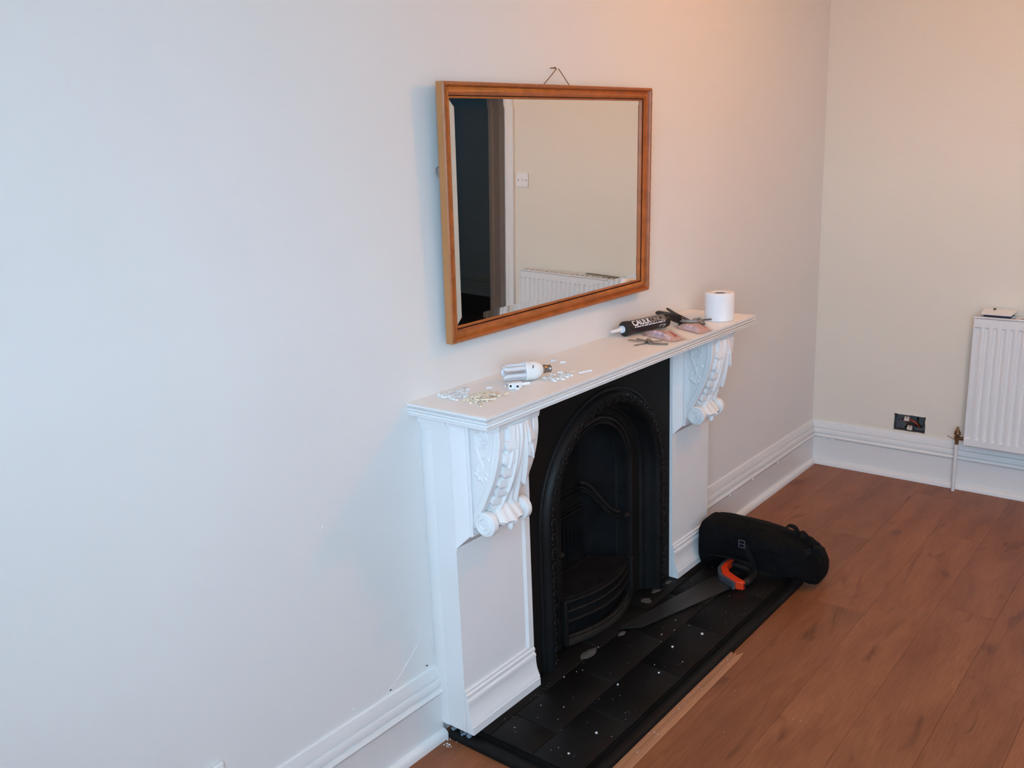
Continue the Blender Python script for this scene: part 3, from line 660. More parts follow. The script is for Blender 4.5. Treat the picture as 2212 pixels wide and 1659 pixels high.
MB().add([(-gx,-.0025,gz0),(gx,-.0025,gz0),(gx,-.0025,gz1),(-gx,-.0025,gz1),(-gx+bv,-.0025-bd_,gz0+bv),(gx-bv,-.0025-bd_,gz0+bv),(gx-bv,-.0025-bd_,gz1-bv),(-gx+bv,-.0025-bd_,gz1-bv)],
         [(0,1,5,4),(1,2,6,5),(2,3,7,6),(3,0,4,7),(4,5,6,7)]).build('mirror_glass', 'mirror', mir, off=(0,0,0), smooth=0)
mx_ = (QX0+QX1)/2
nl = Vector((1.687, -.013, 1.884))
lp = lambda x, y, z: (x-mx_, y+.0205, z-QZ0)
for x in (1.33, 1.99):
    MB().tube([lp(x, -.012, QZ1-.20), lp(nl.x+(-.004 if x < nl.x else .006), nl.y+.003, nl.z-.003)], .0013, 6).build('hanging_cord', 'cord', mir, off=(0,0,0))
MB().tube([lp(QX0+.004, -.0195, 1.600), lp(QX0-.004, -.015, 1.604), lp(QX0-.004, -.0155, 1.620), lp(QX0+.004, -.0195, 1.626)], .0022, 6).build('side_ring', 'steel', mir, off=(0,0,0))
nb = MB().tube([(nl.x, .004, nl.z+.001), (nl.x-.001, -.018, nl.z)], .0016, 8); nb.lathe([(.0036, -.0185), (.0036, -.0172)], (nl.x-.001, 0, nl.z), 'y', 10)
tag(nb.build('picture_nail', 'cord'), 'small bent nail in the wall holding the mirror cord', 'nail')

# ------------------------------------------------------------------ toilet roll
ZS = HM+.0006
tr = thing('toilet_roll', (2.418, -.197, ZS), 'white toilet paper roll standing on the mantel shelf', 'toilet roll', world=False)
n = 48; RO, RI, HT = .0535, .021, .100; rings_ = []
for (r, z) in ((RI, .001), (RO-.002, .0), (RO, .003), (RO+.0006, .03), (RO, .07), (RO-.0003, .096), (RO-.003, HT), (RI+.006, HT-.0005), (RI, HT-.004), (RI, .001)):
    ring = []
    for q in range(n):
        a = q*2*math.pi/n; k = 1+.012*math.sin(2*a+z*20)+.006*math.sin(5*a+z*45); r2 = r*k if r > .04 else r
        ring.append((r2*math.cos(a), r2*math.sin(a)*1.0, z))
    rings_.append(ring)
MB().rings(rings_, cap=False).build('paper', 'tissue', tr, smooth=60)
MB().rings([[(r*math.cos(q*.2618), r*math.sin(q*.2618), z) for q in range(24)] for r, z in ((.0208, .0), (.0208, .0965), (.0198, .0965), (.0198, .0))], closed=True, cap=False).build('cardboard_core', 'card', tr)
MB().rings([[((RO+.0012)*math.cos(a)*1.012, (RO+.0012)*math.sin(a), z) for z in (.002, .098)] for a in [3.6+i*.06 for i in range(9)]], loop=False, cap=False).build('loose_end', 'tissue', tr)

# ------------------------------------------------------------------ sealant cartridge (axis along local x; nozzle at -x)
A_ = Vector((1.995, -.052, 0)); B_ = Vector((2.205, -.098, 0))
ang = math.atan2(B_.y-A_.y, B_.x-A_.x)
RT = .0245
ct = thing('sealant_cartridge', (A_.x, A_.y, ZS+RT+.0012), 'black and navy sealant cartridge with a cut white nozzle lying on the shelf', 'sealant tube', rotz=ang, world=False)
MB().lathe([(.0236, .020), (RT-.001, .022), (RT-.001, .203), (.0225, .206), (.0225, .2)], ax='x', n=32).build('tube', 'navy', ct)
MB().lathe([(.006, -.010), (.0095, -.009), (.0105, -.002), (.019, .000), (.0255, .003), (.0258, .010), (.0255, .022), (.0238, .024)], ax='x', n=32).build('shoulder_cap', 'blackplastic', ct)
MB().lathe([(RT-.0006, .196), (RT+.0003, .198), (RT+.0003, .210), (.023, .212), (.0225, .204), (.004, .203)], ax='x', n=32).build('end_ring', 'blackplastic', ct)
MB().rings([[(x, r*math.cos(a), r*math.sin(a)) for r, x in ((.0125,-.0035),(.0125,-.011),(.0082,-.011),(.0082,-.0035))] for a in [i*2*math.pi/24*.82 for i in range(25)]], loop=True).build('collar', 'paleblue', ct)
MB().lathe([(.0078, -.004), (.0078, -.014), (.0065, -.035), (.0050, -.052), (.0030, -.060)], ax='x', n=16).build('nozzle', 'whiteplastic', ct)
def curved_text(txt, size, x0, a0, r, name, m, wscale=1.0):
    vs_, fs = text_mesh(txt, size); mb = MB(); out = []
    for (x, yy, z) in vs_:
        a = a0+yy/r; out.append((x0+x*wscale, -r*math.cos(a), r*math.sin(a)))
    mb.add(out, fs); return mb.build(name, m, ct, off=(0,0,0), smooth=0)
curved_text('CAULK', .0310, .027, R_(22), RT-.0006, 'lettering', 'whiteprint', .88)
curved_text('ONCE!', .0310, .117, R_(22), RT-.0006, 'lettering', 'greyprint', .78)
x = .032
for wd in (.007, .020, .010, .019, .014, .018, .007, .024, .008):
    pts = [[(xx, -(RT-.0004)*math.cos(a), (RT-.0004)*math.sin(a)) for xx in (x, x+wd)] for a in (R_(6), R_(10), R_(14))]
    MB().rings(pts, loop=False, cap=False).build('small_print', 'whiteprint', ct, off=(0,0,0), smooth=0); x += wd+.003
MB().tube([(xx, -(RT-.0002)*math.cos(R_(a)), (RT-.0002)*math.sin(R_(a))) for xx, a in ((.158,-32),(.158,-20),(.164,-14),(.184,-14),(.186,-20),(.182,-34),(.176,-40))], .0007, 6).build('logo_outline', 'whiteprint', ct, off=(0,0,0))

# ------------------------------------------------------------------ locking pliers / clamp tool behind the cartridge
pk = thing('locking_pliers', (2.255, -.120, ZS), 'black handled locking pliers with chrome jaws lying behind the sealant cartridge', 'pliers', world=True)
def bar(pts, w_, h_):
    c = [Vector(p) for p in pts]; rg = []
    for i, p in enumerate(c):
        t = (c[min(i+1, len(c)-1)]-c[max(i-1, 0)]).normalized(); sd = Vector((-t.y, t.x, 0)).normalized(); up = t.cross(sd)*-1
        up = Vector((0, 0, 1)) if abs(t.z) < .9 else up
        wi = w_[i] if isinstance(w_, list) else w_; hi = h_[i] if isinstance(h_, list) else h_
        rg.append([tuple(p+sd*wi*math.cos(a)+up*hi*math.sin(a)) for a in [k*math.pi/4 for k in range(8)]])
    return MB().rings(rg)
bar([(2.290,-.010,ZS+.030),(2.286,-.022,ZS+.031),(2.274,-.058,ZS+.029),(2.262,-.095,ZS+.024),(2.254,-.128,ZS+.021)], [.006,.0095,.010,.010,.008], [.006,.009,.0115,.016,.017]).build('lower_handle', 'blackplastic', pk)
bar([(2.352,-.018,ZS+.036),(2.344,-.030,ZS+.034),(2.310,-.080,ZS+.026),(2.283,-.125,ZS+.021),(2.274,-.150,ZS+.017)], [.0035,.005,.005,.006,.004], [.004,.0055,.0055,.006,.004]).build('upper_handle', 'blackplastic', pk)
bar([(2.292,-.092,ZS+.026),(2.276,-.125,ZS+.022),(2.262,-.158,ZS+.017)], .003, .0035).build('release_lever', 'steel', pk)
bar([(2.250,-.128,ZS+.014),(2.258,-.150,ZS+.014),(2.272,-.178,ZS+.015),(2.285,-.195,ZS+.013)], [.005,.008,.008,.004], [.006,.007,.008,.004]).build('jaw_body', 'steel', pk)
bar([(2.286,-.160,ZS+.018),(2.297,-.182,ZS+.022),(2.297,-.196,ZS+.014),(2.287,-.205,ZS+.008)], .0045, .0045).build('hooked_jaw', 'steel', pk)
bar([(2.262,-.172,ZS+.008),(2.264,-.196,ZS+.008),(2.272,-.216,ZS+.009)], [.004,.006,.0035], [.004,.006,.003]).build('jaw_tip', 'blackplastic', pk)
MB().lathe([(.007, .0), (.007, .010), (.005, .012)], (2.238, -.136, ZS), 'z', 12).build('pivot_nut', 'blackplastic', pk)
MB().tube([(2.300,-.19,ZS+.017),(2.326,-.212,ZS+.017)], .0028, 8).build('adjusting_screw', 'greyplastic', pk)

# ------------------------------------------------------------------ two small clear packets with pinkish labels
def packet(o, corners, lab, hz, red, name_label):
    """corners: a,b,c,d on the shelf (label edge a-b towards the camera)"""
    p = thing('plastic_packet', (o[0], o[1], ZS), name_label, 'packet')
    a, b, c, d_ = [Vector((q[0], q[1], 0)) for q in corners]
    def S(u, v, h): q = a*(1-u)*(1-v)+b*u*(1-v)+c*u*v+d_*(1-u)*v; return (q.x, q.y, ZS+h)
    nu, nv = 14, 10
    rnd = random.Random(int(o[0]*1000))
    def hgt(u, v): return .0012+hz*max(0, math.sin(math.pi*u))**.5*max(0, math.sin(math.pi*v))**.5*(1+.18*math.sin(9*u+4*v)+.12*math.sin(17*v-5*u))
    g = [[S(i/nu, j/nv, hgt(i/nu, j/nv)) for i in range(nu+1)] for j in range(nv+1)]
    MB().rings(g, loop=False, cap=False).build('card_insert', 'pinkbag', p)
    # printed label face: steep strip along the a-b edge
    g = [[S(.06+.88*i/nu, .02+.20*t, .0012+hz*1.15*math.sin(t*1.5)*math.sin(math.pi*(.1+.8*i/nu))**.6) for i in range(nu+1)] for t in (0, .25, .5, .75, 1)]
    MB().rings(g, loop=False, cap=False).build('label_face', 'pinklabel', p)
    for k in range(11):
        if k in (4, 7): continue
        u = .13+.062*k; h = math.sin(math.pi*(.1+.8*(u-.06)/.88))**.6
        g = [[S(u2, .02+.20*t-.004, .0016+hz*1.15*math.sin(t*1.5)*h) for u2 in (u, u+.016)] for t in (.25, .5, .75, .95)]
        MB().rings(g, loop=False, cap=False).build('small_print', 'purpleprint', p, smooth=0)
    (u0, u1, v0, v1) = red
    g = [[S(u0+(u1-u0)*i/4, v0+(v1-v0)*j/4, hgt(u0+(u1-u0)*i/4, v0+(v1-v0)*j/4)+.0007) for i in range(5)] for j in range(5)]
    MB().rings(g, loop=False, cap=False).build('red_print', 'red', p)
    g = [[S(-.10+1.25*i/nu, -.04+1.16*j/nv, .0006+1.25*hgt(min(1, max(0, -.08+1.18*i/nu)), min(1, max(0, j/nv)))+.0012*math.sin(i*2.1+j*1.3)**2) for i in range(nu+1)] for j in range(nv+1)]
    MB().rings(g, loop=False, cap=False).build('film', 'film', p)
packet((2.08,-.15), ((2.050,-.088),(1.992,-.236),(2.052,-.255),(2.128,-.120)), None, .017, (.62,.88,.55,.92), 'clear packet with pink printed label lying beside the keys')
packet((2.22,-.18), ((2.205,-.135),(2.148,-.256),(2.225,-.268),(2.300,-.150)), None, .015, (.45,.85,.66,.98), 'clear packet with pale label lying against the toilet roll')

# ------------------------------------------------------------------ bunch of keys
kt = thing('key_bunch', (1.945, -.175, ZS), 'small bunch of steel keys on a ring lying on the shelf', 'keys')
def key(p0, p1, rb, wd, z, nm='key', hole=True):
    a, b = Vector((p0[0], p0[1], 0)), Vector((p1[0], p1[1], 0)); t = (b-a).normalized(); s_ = Vector((-t.y, t.x, 0)); L0 = (b-a).length
    out = []
    for k in range(15):
        q = math.pi*.16+k*(2*math.pi-math.pi*.32)/14; out.append(a+t*(-rb*.2+rb*math.cos(q))+s_*rb*math.sin(q))
    teeth = []
    for k in range(7): teeth.append(b-t*(L0*.55*(k/6))+s_*(-wd*(1 if k % 2 else .45)))
    shape = [a+t*rb*.9+s_*wd, b-t*wd*.8+s_*wd, b]+teeth+[a+t*rb*.9-s_*wd]
    pts = [(p.x, p.y) for p in out]; pts2 = [(p.x, p.y) for p in shape]
    mb = MB(); mb.prism(pts, lambda p, q, h: (p, q, h), z, z+.002); mb.prism(pts2, lambda p, q, h: (p, q, h), z, z+.002)
    return mb.build(nm, 'steel', kt, smooth=0)
key((1.955,-.178), (1.940,-.104), .010, .0036, ZS+.003)
key((1.950,-.176), (1.958,-.125), .010, .0038, ZS+.006)
key((1.944,-.182), (1.886,-.160), .011, .0034, ZS+.001)
key((1.950,-.185), (1.975,-.215), .011, .004, ZS+.0045)
lg = MB()
lg.rings([[(1.932+.010*a+(.020)*t, -.188-.060*t+.004*a, ZS+z) for a, z in ((-.6,.001),(.6,.001),(.6,.0055),(-.6,.0055))] for t in (0, .15, .85, 1)]); lg.build('bottle_opener', 'steel', kt, bevel=.0015)
MB().tube([(1.950+.013*math.cos(q), -.176+.013*math.sin(q), ZS+.006+.003*math.sin(q*2)) for q in [i*.35 for i in range(18)]], .0011, 6, closed=True).build('split_ring', 'steel', kt)
MB().tube([(1.962+.006*math.cos(q), -.170+.007*math.sin(q), ZS+.009+.003*math.cos(q)) for q in [i*.5 for i in range(13)]], .001, 6, closed=True).build('split_ring', 'steel', kt)

# ------------------------------------------------------------------ compact fluorescent bulb
ba, bb = Vector((1.300, -.092, 0)), Vector((1.408, -.172, 0)); bang = math.atan2(bb.y-ba.y, bb.x-ba.x)
cf = thing('fluorescent_bulb', (ba.x, ba.y, ZS+.0285), 'white compact fluorescent bulb with bayonet cap lying on the shelf', 'light bulb', rotz=bang, world=False)
RTu = .0062
for k in range(3):
    t0 = R_(90+120*k+22); off = .0162
    cyl = [(0.072, -.0085), (.010, -.0085)]+[(.010-.0085*math.sin(q)*1.1, -.0085*math.cos(q)) for q in [i*math.pi/8 for i in range(1, 8)]]+[(.010, .0085), (.072, .0085)]
    MB().tube([(x_, off*math.cos(t0)-w_*math.sin(t0), off*math.sin(t0)+w_*math.cos(t0)) for x_, w_ in cyl], RTu, 12).build('glass_tube', 'lampglass', cf)
MB().lathe([(.0245, .060), (.0275, .0605), (.0285, .063), (.0285, .069), (.0275, .071), (.0275, .088), (.0235, .101), (.0150, .111), (.0125, .113)], ax='x', n=32).build('housing', 'whiteplastic', cf)
MB().lathe([(.0122, .112), (.0122, .122), (.0108, .124), (.0108, .134), (.0118, .136), (.0105, .1375)], ax='x', n=24).build('bayonet_cap', 'steel', cf)
MB().lathe([(.0098, .1374), (.0092, .1388), (.004, .1392)], ax='x', n=20).build('insulator', 'darkwire', cf)
for sg in (-1, 1):
    MB().tube([(.131, sg*.0100, sg*.004), (.131, sg*.0132, sg*.0053)], .0014, 8).build('bayonet_pin', 'steel', cf)
MB().box(.078, .081, -.0258, -.0246, .012, .020).build('printed_mark', 'greyplastic', cf, bevel=0)

# ------------------------------------------------------------------ white plastic fitting in front of the bulb
ft = thing('plastic_fitting', (1.275, -.160, ZS), 'white plastic wall fitting with dark screw holes beside the bulb', 'fitting', rotz=R_(-33), world=False)
MB().box(-.028, .010, -.009, .009, 0, .018).build('body', 'whiteplastic', ft, bevel=.002)
MB().box(-.012, .000, -.020, -.009, 0, .020).build('clamp_block', 'whiteplastic', ft, bevel=.002)
MB().box(.010, .036, -.004, .004, .006, .014).build('arm', 'whiteplastic', ft, bevel=.0015)
for p, a_ in (((-.0225, -.0092, .010), 'y'), ((-.0062, -.0202, .010), 'y')):
    MB().lathe([(.0034, p[1]-.0006), (.0034, p[1]+.0002)], (p[0], 0, p[2]), 'y', 12).build('screw_hole', 'darkwire', ft)
MB().tube([(-.028, 0, .012), (-.034, 0, .012), (-.036, 0, .008)], .0022, 8).build('screw', 'steel', ft)

# ------------------------------------------------------------------ cable clips in three heaps
def clip_mesh(kind):
    mb = MB(); n = 14
    if kind == 0:        # open hook with a stub for the pin
        ro, ri, h = .0056, .0040, .0052
        g = [[(r*math.cos(a), r*math.sin(a), z) for r, z in ((ri,0),(ro,0),(ro,h),(ri,h))] for a in [-.5+i*4.4/n for i in range(n+1)]]
        mb.rings(g); mb.box(.003, .012, -.0068, -.0032, 0, h)
    elif kind == 1:      # strap with an eyelet
        ro, ri, h = .0042, .0022, .0030
        g = [[(r*math.cos(a), r*math.sin(a), z) for r, z in ((ri,0),(ro,0),(ro,h),(ri,h))] for a in [i*2*math.pi/n for i in range(n)]]
        mb.rings(g, closed=True); mb.box(-.028, -.0035, -.0022, .0022, 0, .0030)
    else:                # hollow plug
        ro, ri, h = .0032, .0020, .0165
        g = [[(x, r*math.cos(a), ro+r*math.sin(a)) for r, x in ((ri,0),(ro,0),(ro,h),(ri,h))] for a in [i*2*math.pi/n for i in range(n)]]
        mb.rings(g, closed=True)
    return mb
protos = {}
def clip(kind, m, loc, rz, tiltx, label, group, s=1):
    key_ = (kind, m)
    if key_ not in protos:
        o = clip_mesh(kind).build('cable_clip', m, None, smooth=40); protos[key_] = o.data
    else:
        o = bpy.data.objects.new('cable_clip', protos[key_]); COL.objects.link(o)
    o.location = loc; o.rotation_euler = (tiltx, 0, rz); o.scale = (s, s, s)
    if '{}' in label: label = label.format(('open hook cable clip', 'strap clip with an eyelet', 'hollow wall plug')[kind]); group = group+', '+('hooks', 'straps', 'plugs')[kind]
    return tag(o, label, 'wall plug' if kind == 2 else 'cable clip', group)
rd = random.Random(11)
def heap(nm, quad, m, label, group, layers, s0):
    a, b, c, d_ = [Vector((q[0], q[1], 0)) for q in quad]; pts = []
    for lay in range(layers):
        k = int(nm*(1-.55*lay/max(1, layers)))
        for i in range(k):
            for tr_ in range(20):
                u, v = .5+(rd.random()-.5)*(1-.25*lay), .5+(rd.random()-.5)*(1-.3*lay)
                q = a*(1-u)*(1-v)+b*u*(1-v)+c*u*v+d_*(1-u)*v
                if all((q-p).length > .0066 for p in pts[-40:]) : break
            pts.append(q)
            clip(rd.choice((0, 0, 0, 1, 2)), m, (q.x, q.y, ZS+.0002+.0048*lay), rd.uniform(0, 6.28), rd.uniform(-.15, .15) if lay else 0, label, group, rd.uniform(.85, 1.1)*s0)
heap(36, ((1.100,-.030),(1.085,-.105),(1.150,-.098),(1.215,-.030)), 'whiteplastic', 'white {} in the heap against the wall', 'white clips heaped against the wall', 1, 1)
heap(30, ((1.085,-.128),(1.088,-.180),(1.195,-.180),(1.190,-.105)), 'creamplastic', 'cream {} in the heap beside the white clips', 'cream clips in a heap', 2, 1)
heap(22, ((1.392,-.150),(1.352,-.200),(1.462,-.226),(1.490,-.170)), 'whiteplastic', 'white {} in the heap beside the bulb cap', 'white clips beside the bulb', 1, 1)
clip(1, 'whiteplastic', (1.533, -.2265, ZS+.0003), R_(-18), 0, 'white strap clip with an eyelet pointing away from the heap', None, 1.45)
for k, (x, yy, kd) in enumerate(((1.575,-.058,0),(1.586,-.060,0),(1.590,-.050,0))):
    clip(kd, 'whiteplastic', (x, yy, ZS+.0003), .8+1.7*k, 0, 'white clip in the little cluster lying apart near the wall', 'little cluster of clips', 1.1)
clip(2, 'whiteplastic', (1.567, -.094, ZS+.0003), R_(-40), 0, 'white hollow plug lying alone past the bulb cap', None, 1)
clip(2, 'whiteplastic', (1.222, -.093, ZS+.0003), R_(-60), 0, 'pale hollow plug lying alone between heaps and bulb', None, 1)

# ------------------------------------------------------------------ black rucksack
bg_ = thing('rucksack', (2.56, -.36, 0), 'black nylon rucksack lying across the hearth end against the leg', 'rucksack')
def sect(yc, x0, x1, z0, z1, e=4.2, n=40, sk=0):
    ring = []; cx_, cz_, hx, hz = (x0+x1)/2, (z0+z1)/2, (x1-x0)/2, (z1-z0)/2
    for k in range(n):
        a = k*2*math.pi/n; c, s_ = math.cos(a), math.sin(a)
        px_ = math.copysign(abs(c)**(2/e), c); pz = math.copysign(abs(s_)**(2/e), s_)
        w_ = 1+.016*math.sin(5*a+yc*40)+.012*math.sin(9*a-yc*63)
        xx = cx_+hx*px_*w_; xx = x0+(xx-x0)*(1-.40*max(0, pz)**1.5); ring.append((xx, yc, max(z0, cz_+hz*pz*w_)))
    return ring
ST = [(-.139,2.410,2.61,.070,.205),(-.142,2.384,2.64,.054,.222),(-.150,2.374,2.650,.050,.228),(-.175,2.383,2.658,.048,.228),(-.21,2.398,2.66,.064,.224),(-.26,2.408,2.668,.0795,.220),(-.32,2.413,2.675,.0795,.213),
      (-.38,2.418,2.682,.074,.205),(-.43,2.425,2.688,.056,.196),(-.48,2.440,2.690,.046,.184),(-.515,2.460,2.690,.034,.168),(-.540,2.485,2.68,.020,.150),(-.558,2.515,2.66,.012,.125),(-.566,2.56,2.63,.03,.095)]
MB().rings([sect(*s_) for s_ in ST]).build('body', 'bag', bg_, smooth=80)
# zip piping along the top edge, pocket seams
MB().tube([(2.408,-.160,.214),(2.424,-.21,.212),(2.436,-.27,.208),(2.442,-.34,.200),(2.448,-.40,.192),(2.458,-.45,.182),(2.476,-.50,.166)], .004, 8).build('piping', 'strap', bg_)
MB().tube([(2.388,-.17,.10),(2.408,-.26,.100),(2.417,-.36,.095),(2.438,-.46,.07),(2.484,-.535,.06)], .004, 8).build('piping', 'strap', bg_)
g = [[(2.414+.045*u*u-.010*math.sin(u*math.pi)**.5*1.0+.004*abs(v-.5)*2, -.355-.150*u, .080+.085*v-.018*u) for v in (0,.25,.5,.75,1)] for u in (0,.06,.2,.4,.6,.8,.94,1)]
MB().rings(g, loop=False, cap=False).build('side_pocket', 'bag', bg_, smooth=60)
def web(pts, wd, nrm=(-1, 0, .3), th=.0022):
    P = [Vector(p) for p in pts]; nv_ = Vector(nrm).normalized(); rg = []
    for i, p in enumerate(P):
        t = (P[min(i+1, len(P)-1)]-P[max(0, i-1)]).normalized(); s_ = t.cross(nv_).normalized()*wd/2; n2 = nv_*th/2
        rg.append([tuple(p+s_+n2), tuple(p-s_+n2), tuple(p-s_-n2), tuple(p+s_-n2)])
    return MB().rings(rg)
web([(2.415,-.318,.176),(2.408,-.335,.145),(2.409,-.355,.108),(2.414,-.370,.075)], .020).build('compression_strap', 'strap', bg_)
bk_ = MB()
for a, b in (((-.300,.155),(-.324,.155)),((-.300,.183),(-.324,.183)),((-.300,.155),(-.300,.183)),((-.324,.155),(-.324,.183)),((-.300,.169),(-.324,.169))):
    bk_.tube([(2.406, a[0], a[1]), (2.406, b[0], b[1])], .0020, 6)
bk_.build('buckle', 'greyplastic', bg_)
web([(2.450,-.470,.112),(2.464,-.492,.135),(2.486,-.520,.152),(2.500,-.548,.168)], .024, (-1, -.5, .3)).build('lower_strap', 'strap', bg_)
# haul loop and daisy-chain webbing along the far top edge
web(cat_rom([(2.550,-.420,0.200),(2.550,-.436,0.222),(2.550,-.462,0.218),(2.550,-.474,0.188)], 5), .022, (-.2, 0, 1)).build('haul_loop', 'strap', bg_)
web(cat_rom([(2.548,-.470,0.188),(2.548,-.486,0.208),(2.548,-.504,0.200),(2.548,-.512,0.172)], 5), .020, (-.2, 0, 1)).build('haul_loop', 'strap', bg_)
web(cat_rom([(2.545,-.504,0.176),(2.543,-.522,0.194),(2.542,-.538,0.182),(2.542,-.546,0.148)], 5), .020, (-.2, 0, 1)).build('haul_loop', 'strap', bg_)
MB().box(2.495, 2.530, -.588, -.546, .150, .180).build('side_release_clip', 'strap', bg_, bevel=.006)

# ------------------------------------------------------------------ hand saw
sw = thing('hand_saw', (2.05, -.25, HH), 'hand saw with worn dark blade and orange grey handle on the hearth', 'saw')
zb_ = HH+.006
bl = [(1.782,-.158),(1.800,-.152),(2.300,-.235),(2.350,-.262),(2.300,-.345),(1.832,-.214)]
hole = []
mb = MB(); mb.prism(bl, lambda p, q, h: (p, q, h), zb_, zb_+.0012); blade = mb.build('blade', 'blade', sw, smooth=0)
n = 64; a, b = Vector((1.836,-.2145,0)), Vector((2.296,-.3445,0)); t = (b-a)/n; s_ = Vector((t.y, -t.x, 0)).normalized()*.0032
pts = []
for k in range(n): pts += [a+t*k, a+t*(k+.5)+s_*(1 if s_.y < 0 else -1)]
pts.append(b); pts += [b+Vector((0,.004,0)), a+Vector((0,.004,0))]
MB().prism([(p.x, p.y) for p in pts], lambda p, q, h: (p, q, h), zb_+.0001, zb_+.0011).build('teeth', 'blade', blade, smooth=0)
MB().lathe([(.006, 0), (.006, .0005)], (1.822, -.180, zb_+.0011), 'z', 14).build('hang_hole', 'blackplastic', blade)
def slab(pts, z0, z1): return MB().prism(pts, lambda p, q, h: (p, q, h), z0, z1)
slab([(2.452,-.235),(2.400,-.232),(2.352,-.240),(2.300,-.276),(2.268,-.346),(2.278,-.350),(2.312,-.282),(2.360,-.250),(2.405,-.243),(2.452,-.246)], HH+.001, HH+.030).build('handle_edge', 'greyplastic', sw, bevel=.002)
slab([(2.455,-.246),(2.405,-.243),(2.360,-.250),(2.312,-.282),(2.278,-.350),(2.285,-.376),(2.300,-.378),(2.322,-.332),(2.344,-.296),(2.378,-.268),(2.410,-.260),(2.455,-.262)], HH+.001, HH+.032).build('handle_front', 'orange', sw, bevel=.003)
MB().tube(cat_rom([(2.290,-.366,HH+.017),(2.325,-.372,HH+.017),(2.370,-.372,HH+.017),(2.405,-.360,HH+.017),(2.425,-.335,HH+.017),(2.432,-.300,HH+.017),(2.438,-.265,HH+.017)], 5), [.011]*4+[.0155]*22+[.012]*5, 12).build('grip', 'blackplastic', sw)

# ------------------------------------------------------------------ loose wooden strip along the hearth
ws = thing('wood_strip', (1.5, -.525, 0), 'bare reeded wood strip lying on the floor along the hearth edge', 'wood strip')
WSP = [(-.498,.0004),(-.498,.009),(-.501,.0105),(-.510,.0105),(-.512,.008),(-.515,.008),(-.517,.0105),(-.527,.0105),(-.530,.006),(-.535,.006),(-.538,.003),(-.538,.0004)]
MB().rings([[(x+k*random.uniform(-.003, .003), y_-.004*(1.95-x), z) for k, (y_, z) in enumerate(WSP)] for x in (.95, 1.928)]).build('reeded_board', 'strip', ws, smooth=0)
# paint flakes on hearth, wood strip and floor (nobody could count them)
rf = random.Random(5); mb = MB()
def flake(mb, x, yy, z, r):
    n_ = rf.randint(4, 6); ring = [(x+r*rf.uniform(.5, 1.2)*math.cos(a), yy+r*rf.uniform(.4, 1.1)*math.sin(a)) for a in [k*2*math.pi/n_ for k in range(n_)]]
    mb.rings([[(p, q, z) for p, q in ring], [(p, q, z+r*.5) for p, q in ring]])
for k in range(110):
    x, yy = rf.uniform(1.10, 2.40), rf.uniform(-.455, -.15); flake(mb, x, yy, HH+.0008, rf.choice((.0007, .0007, .001, .001, .0013, .002)))
for (x, yy, r) in ((1.50,-.33,.005),(1.79,-.36,.0055),(1.92,-.40,.006),(1.26,-.41,.005),(2.02,-.24,.0045),(1.14,-.40,.004),(1.63,-.40,.004),(1.44,-.17,.003),(1.84,-.29,.003)): flake(mb, x, yy, HH+.0008, r)
for k in range(28): flake(mb, rf.uniform(1.0, 1.9), rf.uniform(-.531, -.502), .0108, rf.uniform(.001, .0025))
for k in range(16): flake(mb, 1.03+rf.uniform(-.018, .02), -.055+rf.uniform(-.02, .02), .0006, rf.uniform(.0015, .004))
for k in range(30): flake(mb, rf.uniform(1.2, 3.6), rf.uniform(-1.0, -.56), .0006, rf.uniform(.0008, .0018))
o = mb.build('paint_flakes', 'fleck', smooth=0); tag(o, 'white paint flakes scattered over the black hearth and floor', 'paint flakes'); o['kind'] = 'stuff'

# ------------------------------------------------------------------ radiator
RX, RY0, RY1, RZ0, RZ1 = 3.796, -.753, -1.855, .2445, .848
rad = thing('radiator', (3.85, -1.33, RZ0), 'white ribbed panel radiator on the lining-paper wall beside the open socket box', 'radiator')
ys = []; pitch = .0333; nfl = 33; st = RY0-.020
ys = [(RY0, 0, 0), (RY0-.006, 0, 0)]
for k in range(nfl):
    c = st-pitch*k
    for j in range(8): ys.append((c-pitch*j/8, .5-.5*math.cos(j*math.pi/4), 1))
ys += [(RY1+.006, 0, 0), (RY1, 0, 0)]
ys = [p for p in ys if p[0] >= RY1-1e-6]
zr = [(RZ0, -.004), (RZ0+.004, 0), (RZ0+.032, 0), (RZ0+.042, 1), (RZ1-.052, 1), (RZ1-.046, 0), (RZ1-.012, 0), (RZ1-.009, -.004), (RZ1-.0085, -.02)]
g = []
for z, q in zr:
    row_ = []
    for (yy, gq, _) in ys:
        if q == 1: dx = .0085*(1-gq)**1.6
        elif q == 0: dx = .001
        else: dx = .001-q
        row_.append((RX+dx, yy, z))
    g.append(row_)
MB().rings(g, loop=False, cap=False).build('front_panel', 'rad', rad, smooth=30)
MB().box(RX+.022, RX+.030, RY0-.004, RY1+.004, RZ0+.004, RZ1-.012).build('rear_panel', 'rad', rad)
for yy in (RY0, RY1):
    MB().box(RX+.002, RX+.078, yy-.0015, yy+.0035, RZ0-.003, RZ1-.004).build('side_panel', 'rad', rad, bevel=.0015)
tg = MB(); tg.box(RX+.001, RX+.012, RY0+.003, RY1-.003, RZ1-.006, RZ1).box(RX+.066, RX+.078, RY0+.003, RY1-.003, RZ1-.006, RZ1)
tgo = tg.build('top_grille', 'rad', rad)
for k in range(30):
    yy = RY0-.02-k*(RY0-RY1-.04)/29
    MB().box(RX+.012, RX+.066, yy-.010, yy+.010, RZ1-.005, RZ1-.001).build('grille_bar', 'rad', tgo)
for yy in (-.95, -1.7): MB().box(RX+.030, XC-.001, yy-.015, yy+.015, .40, .74).build('wall_bracket', 'rad', rad)
vx, vy = 3.842, -.712
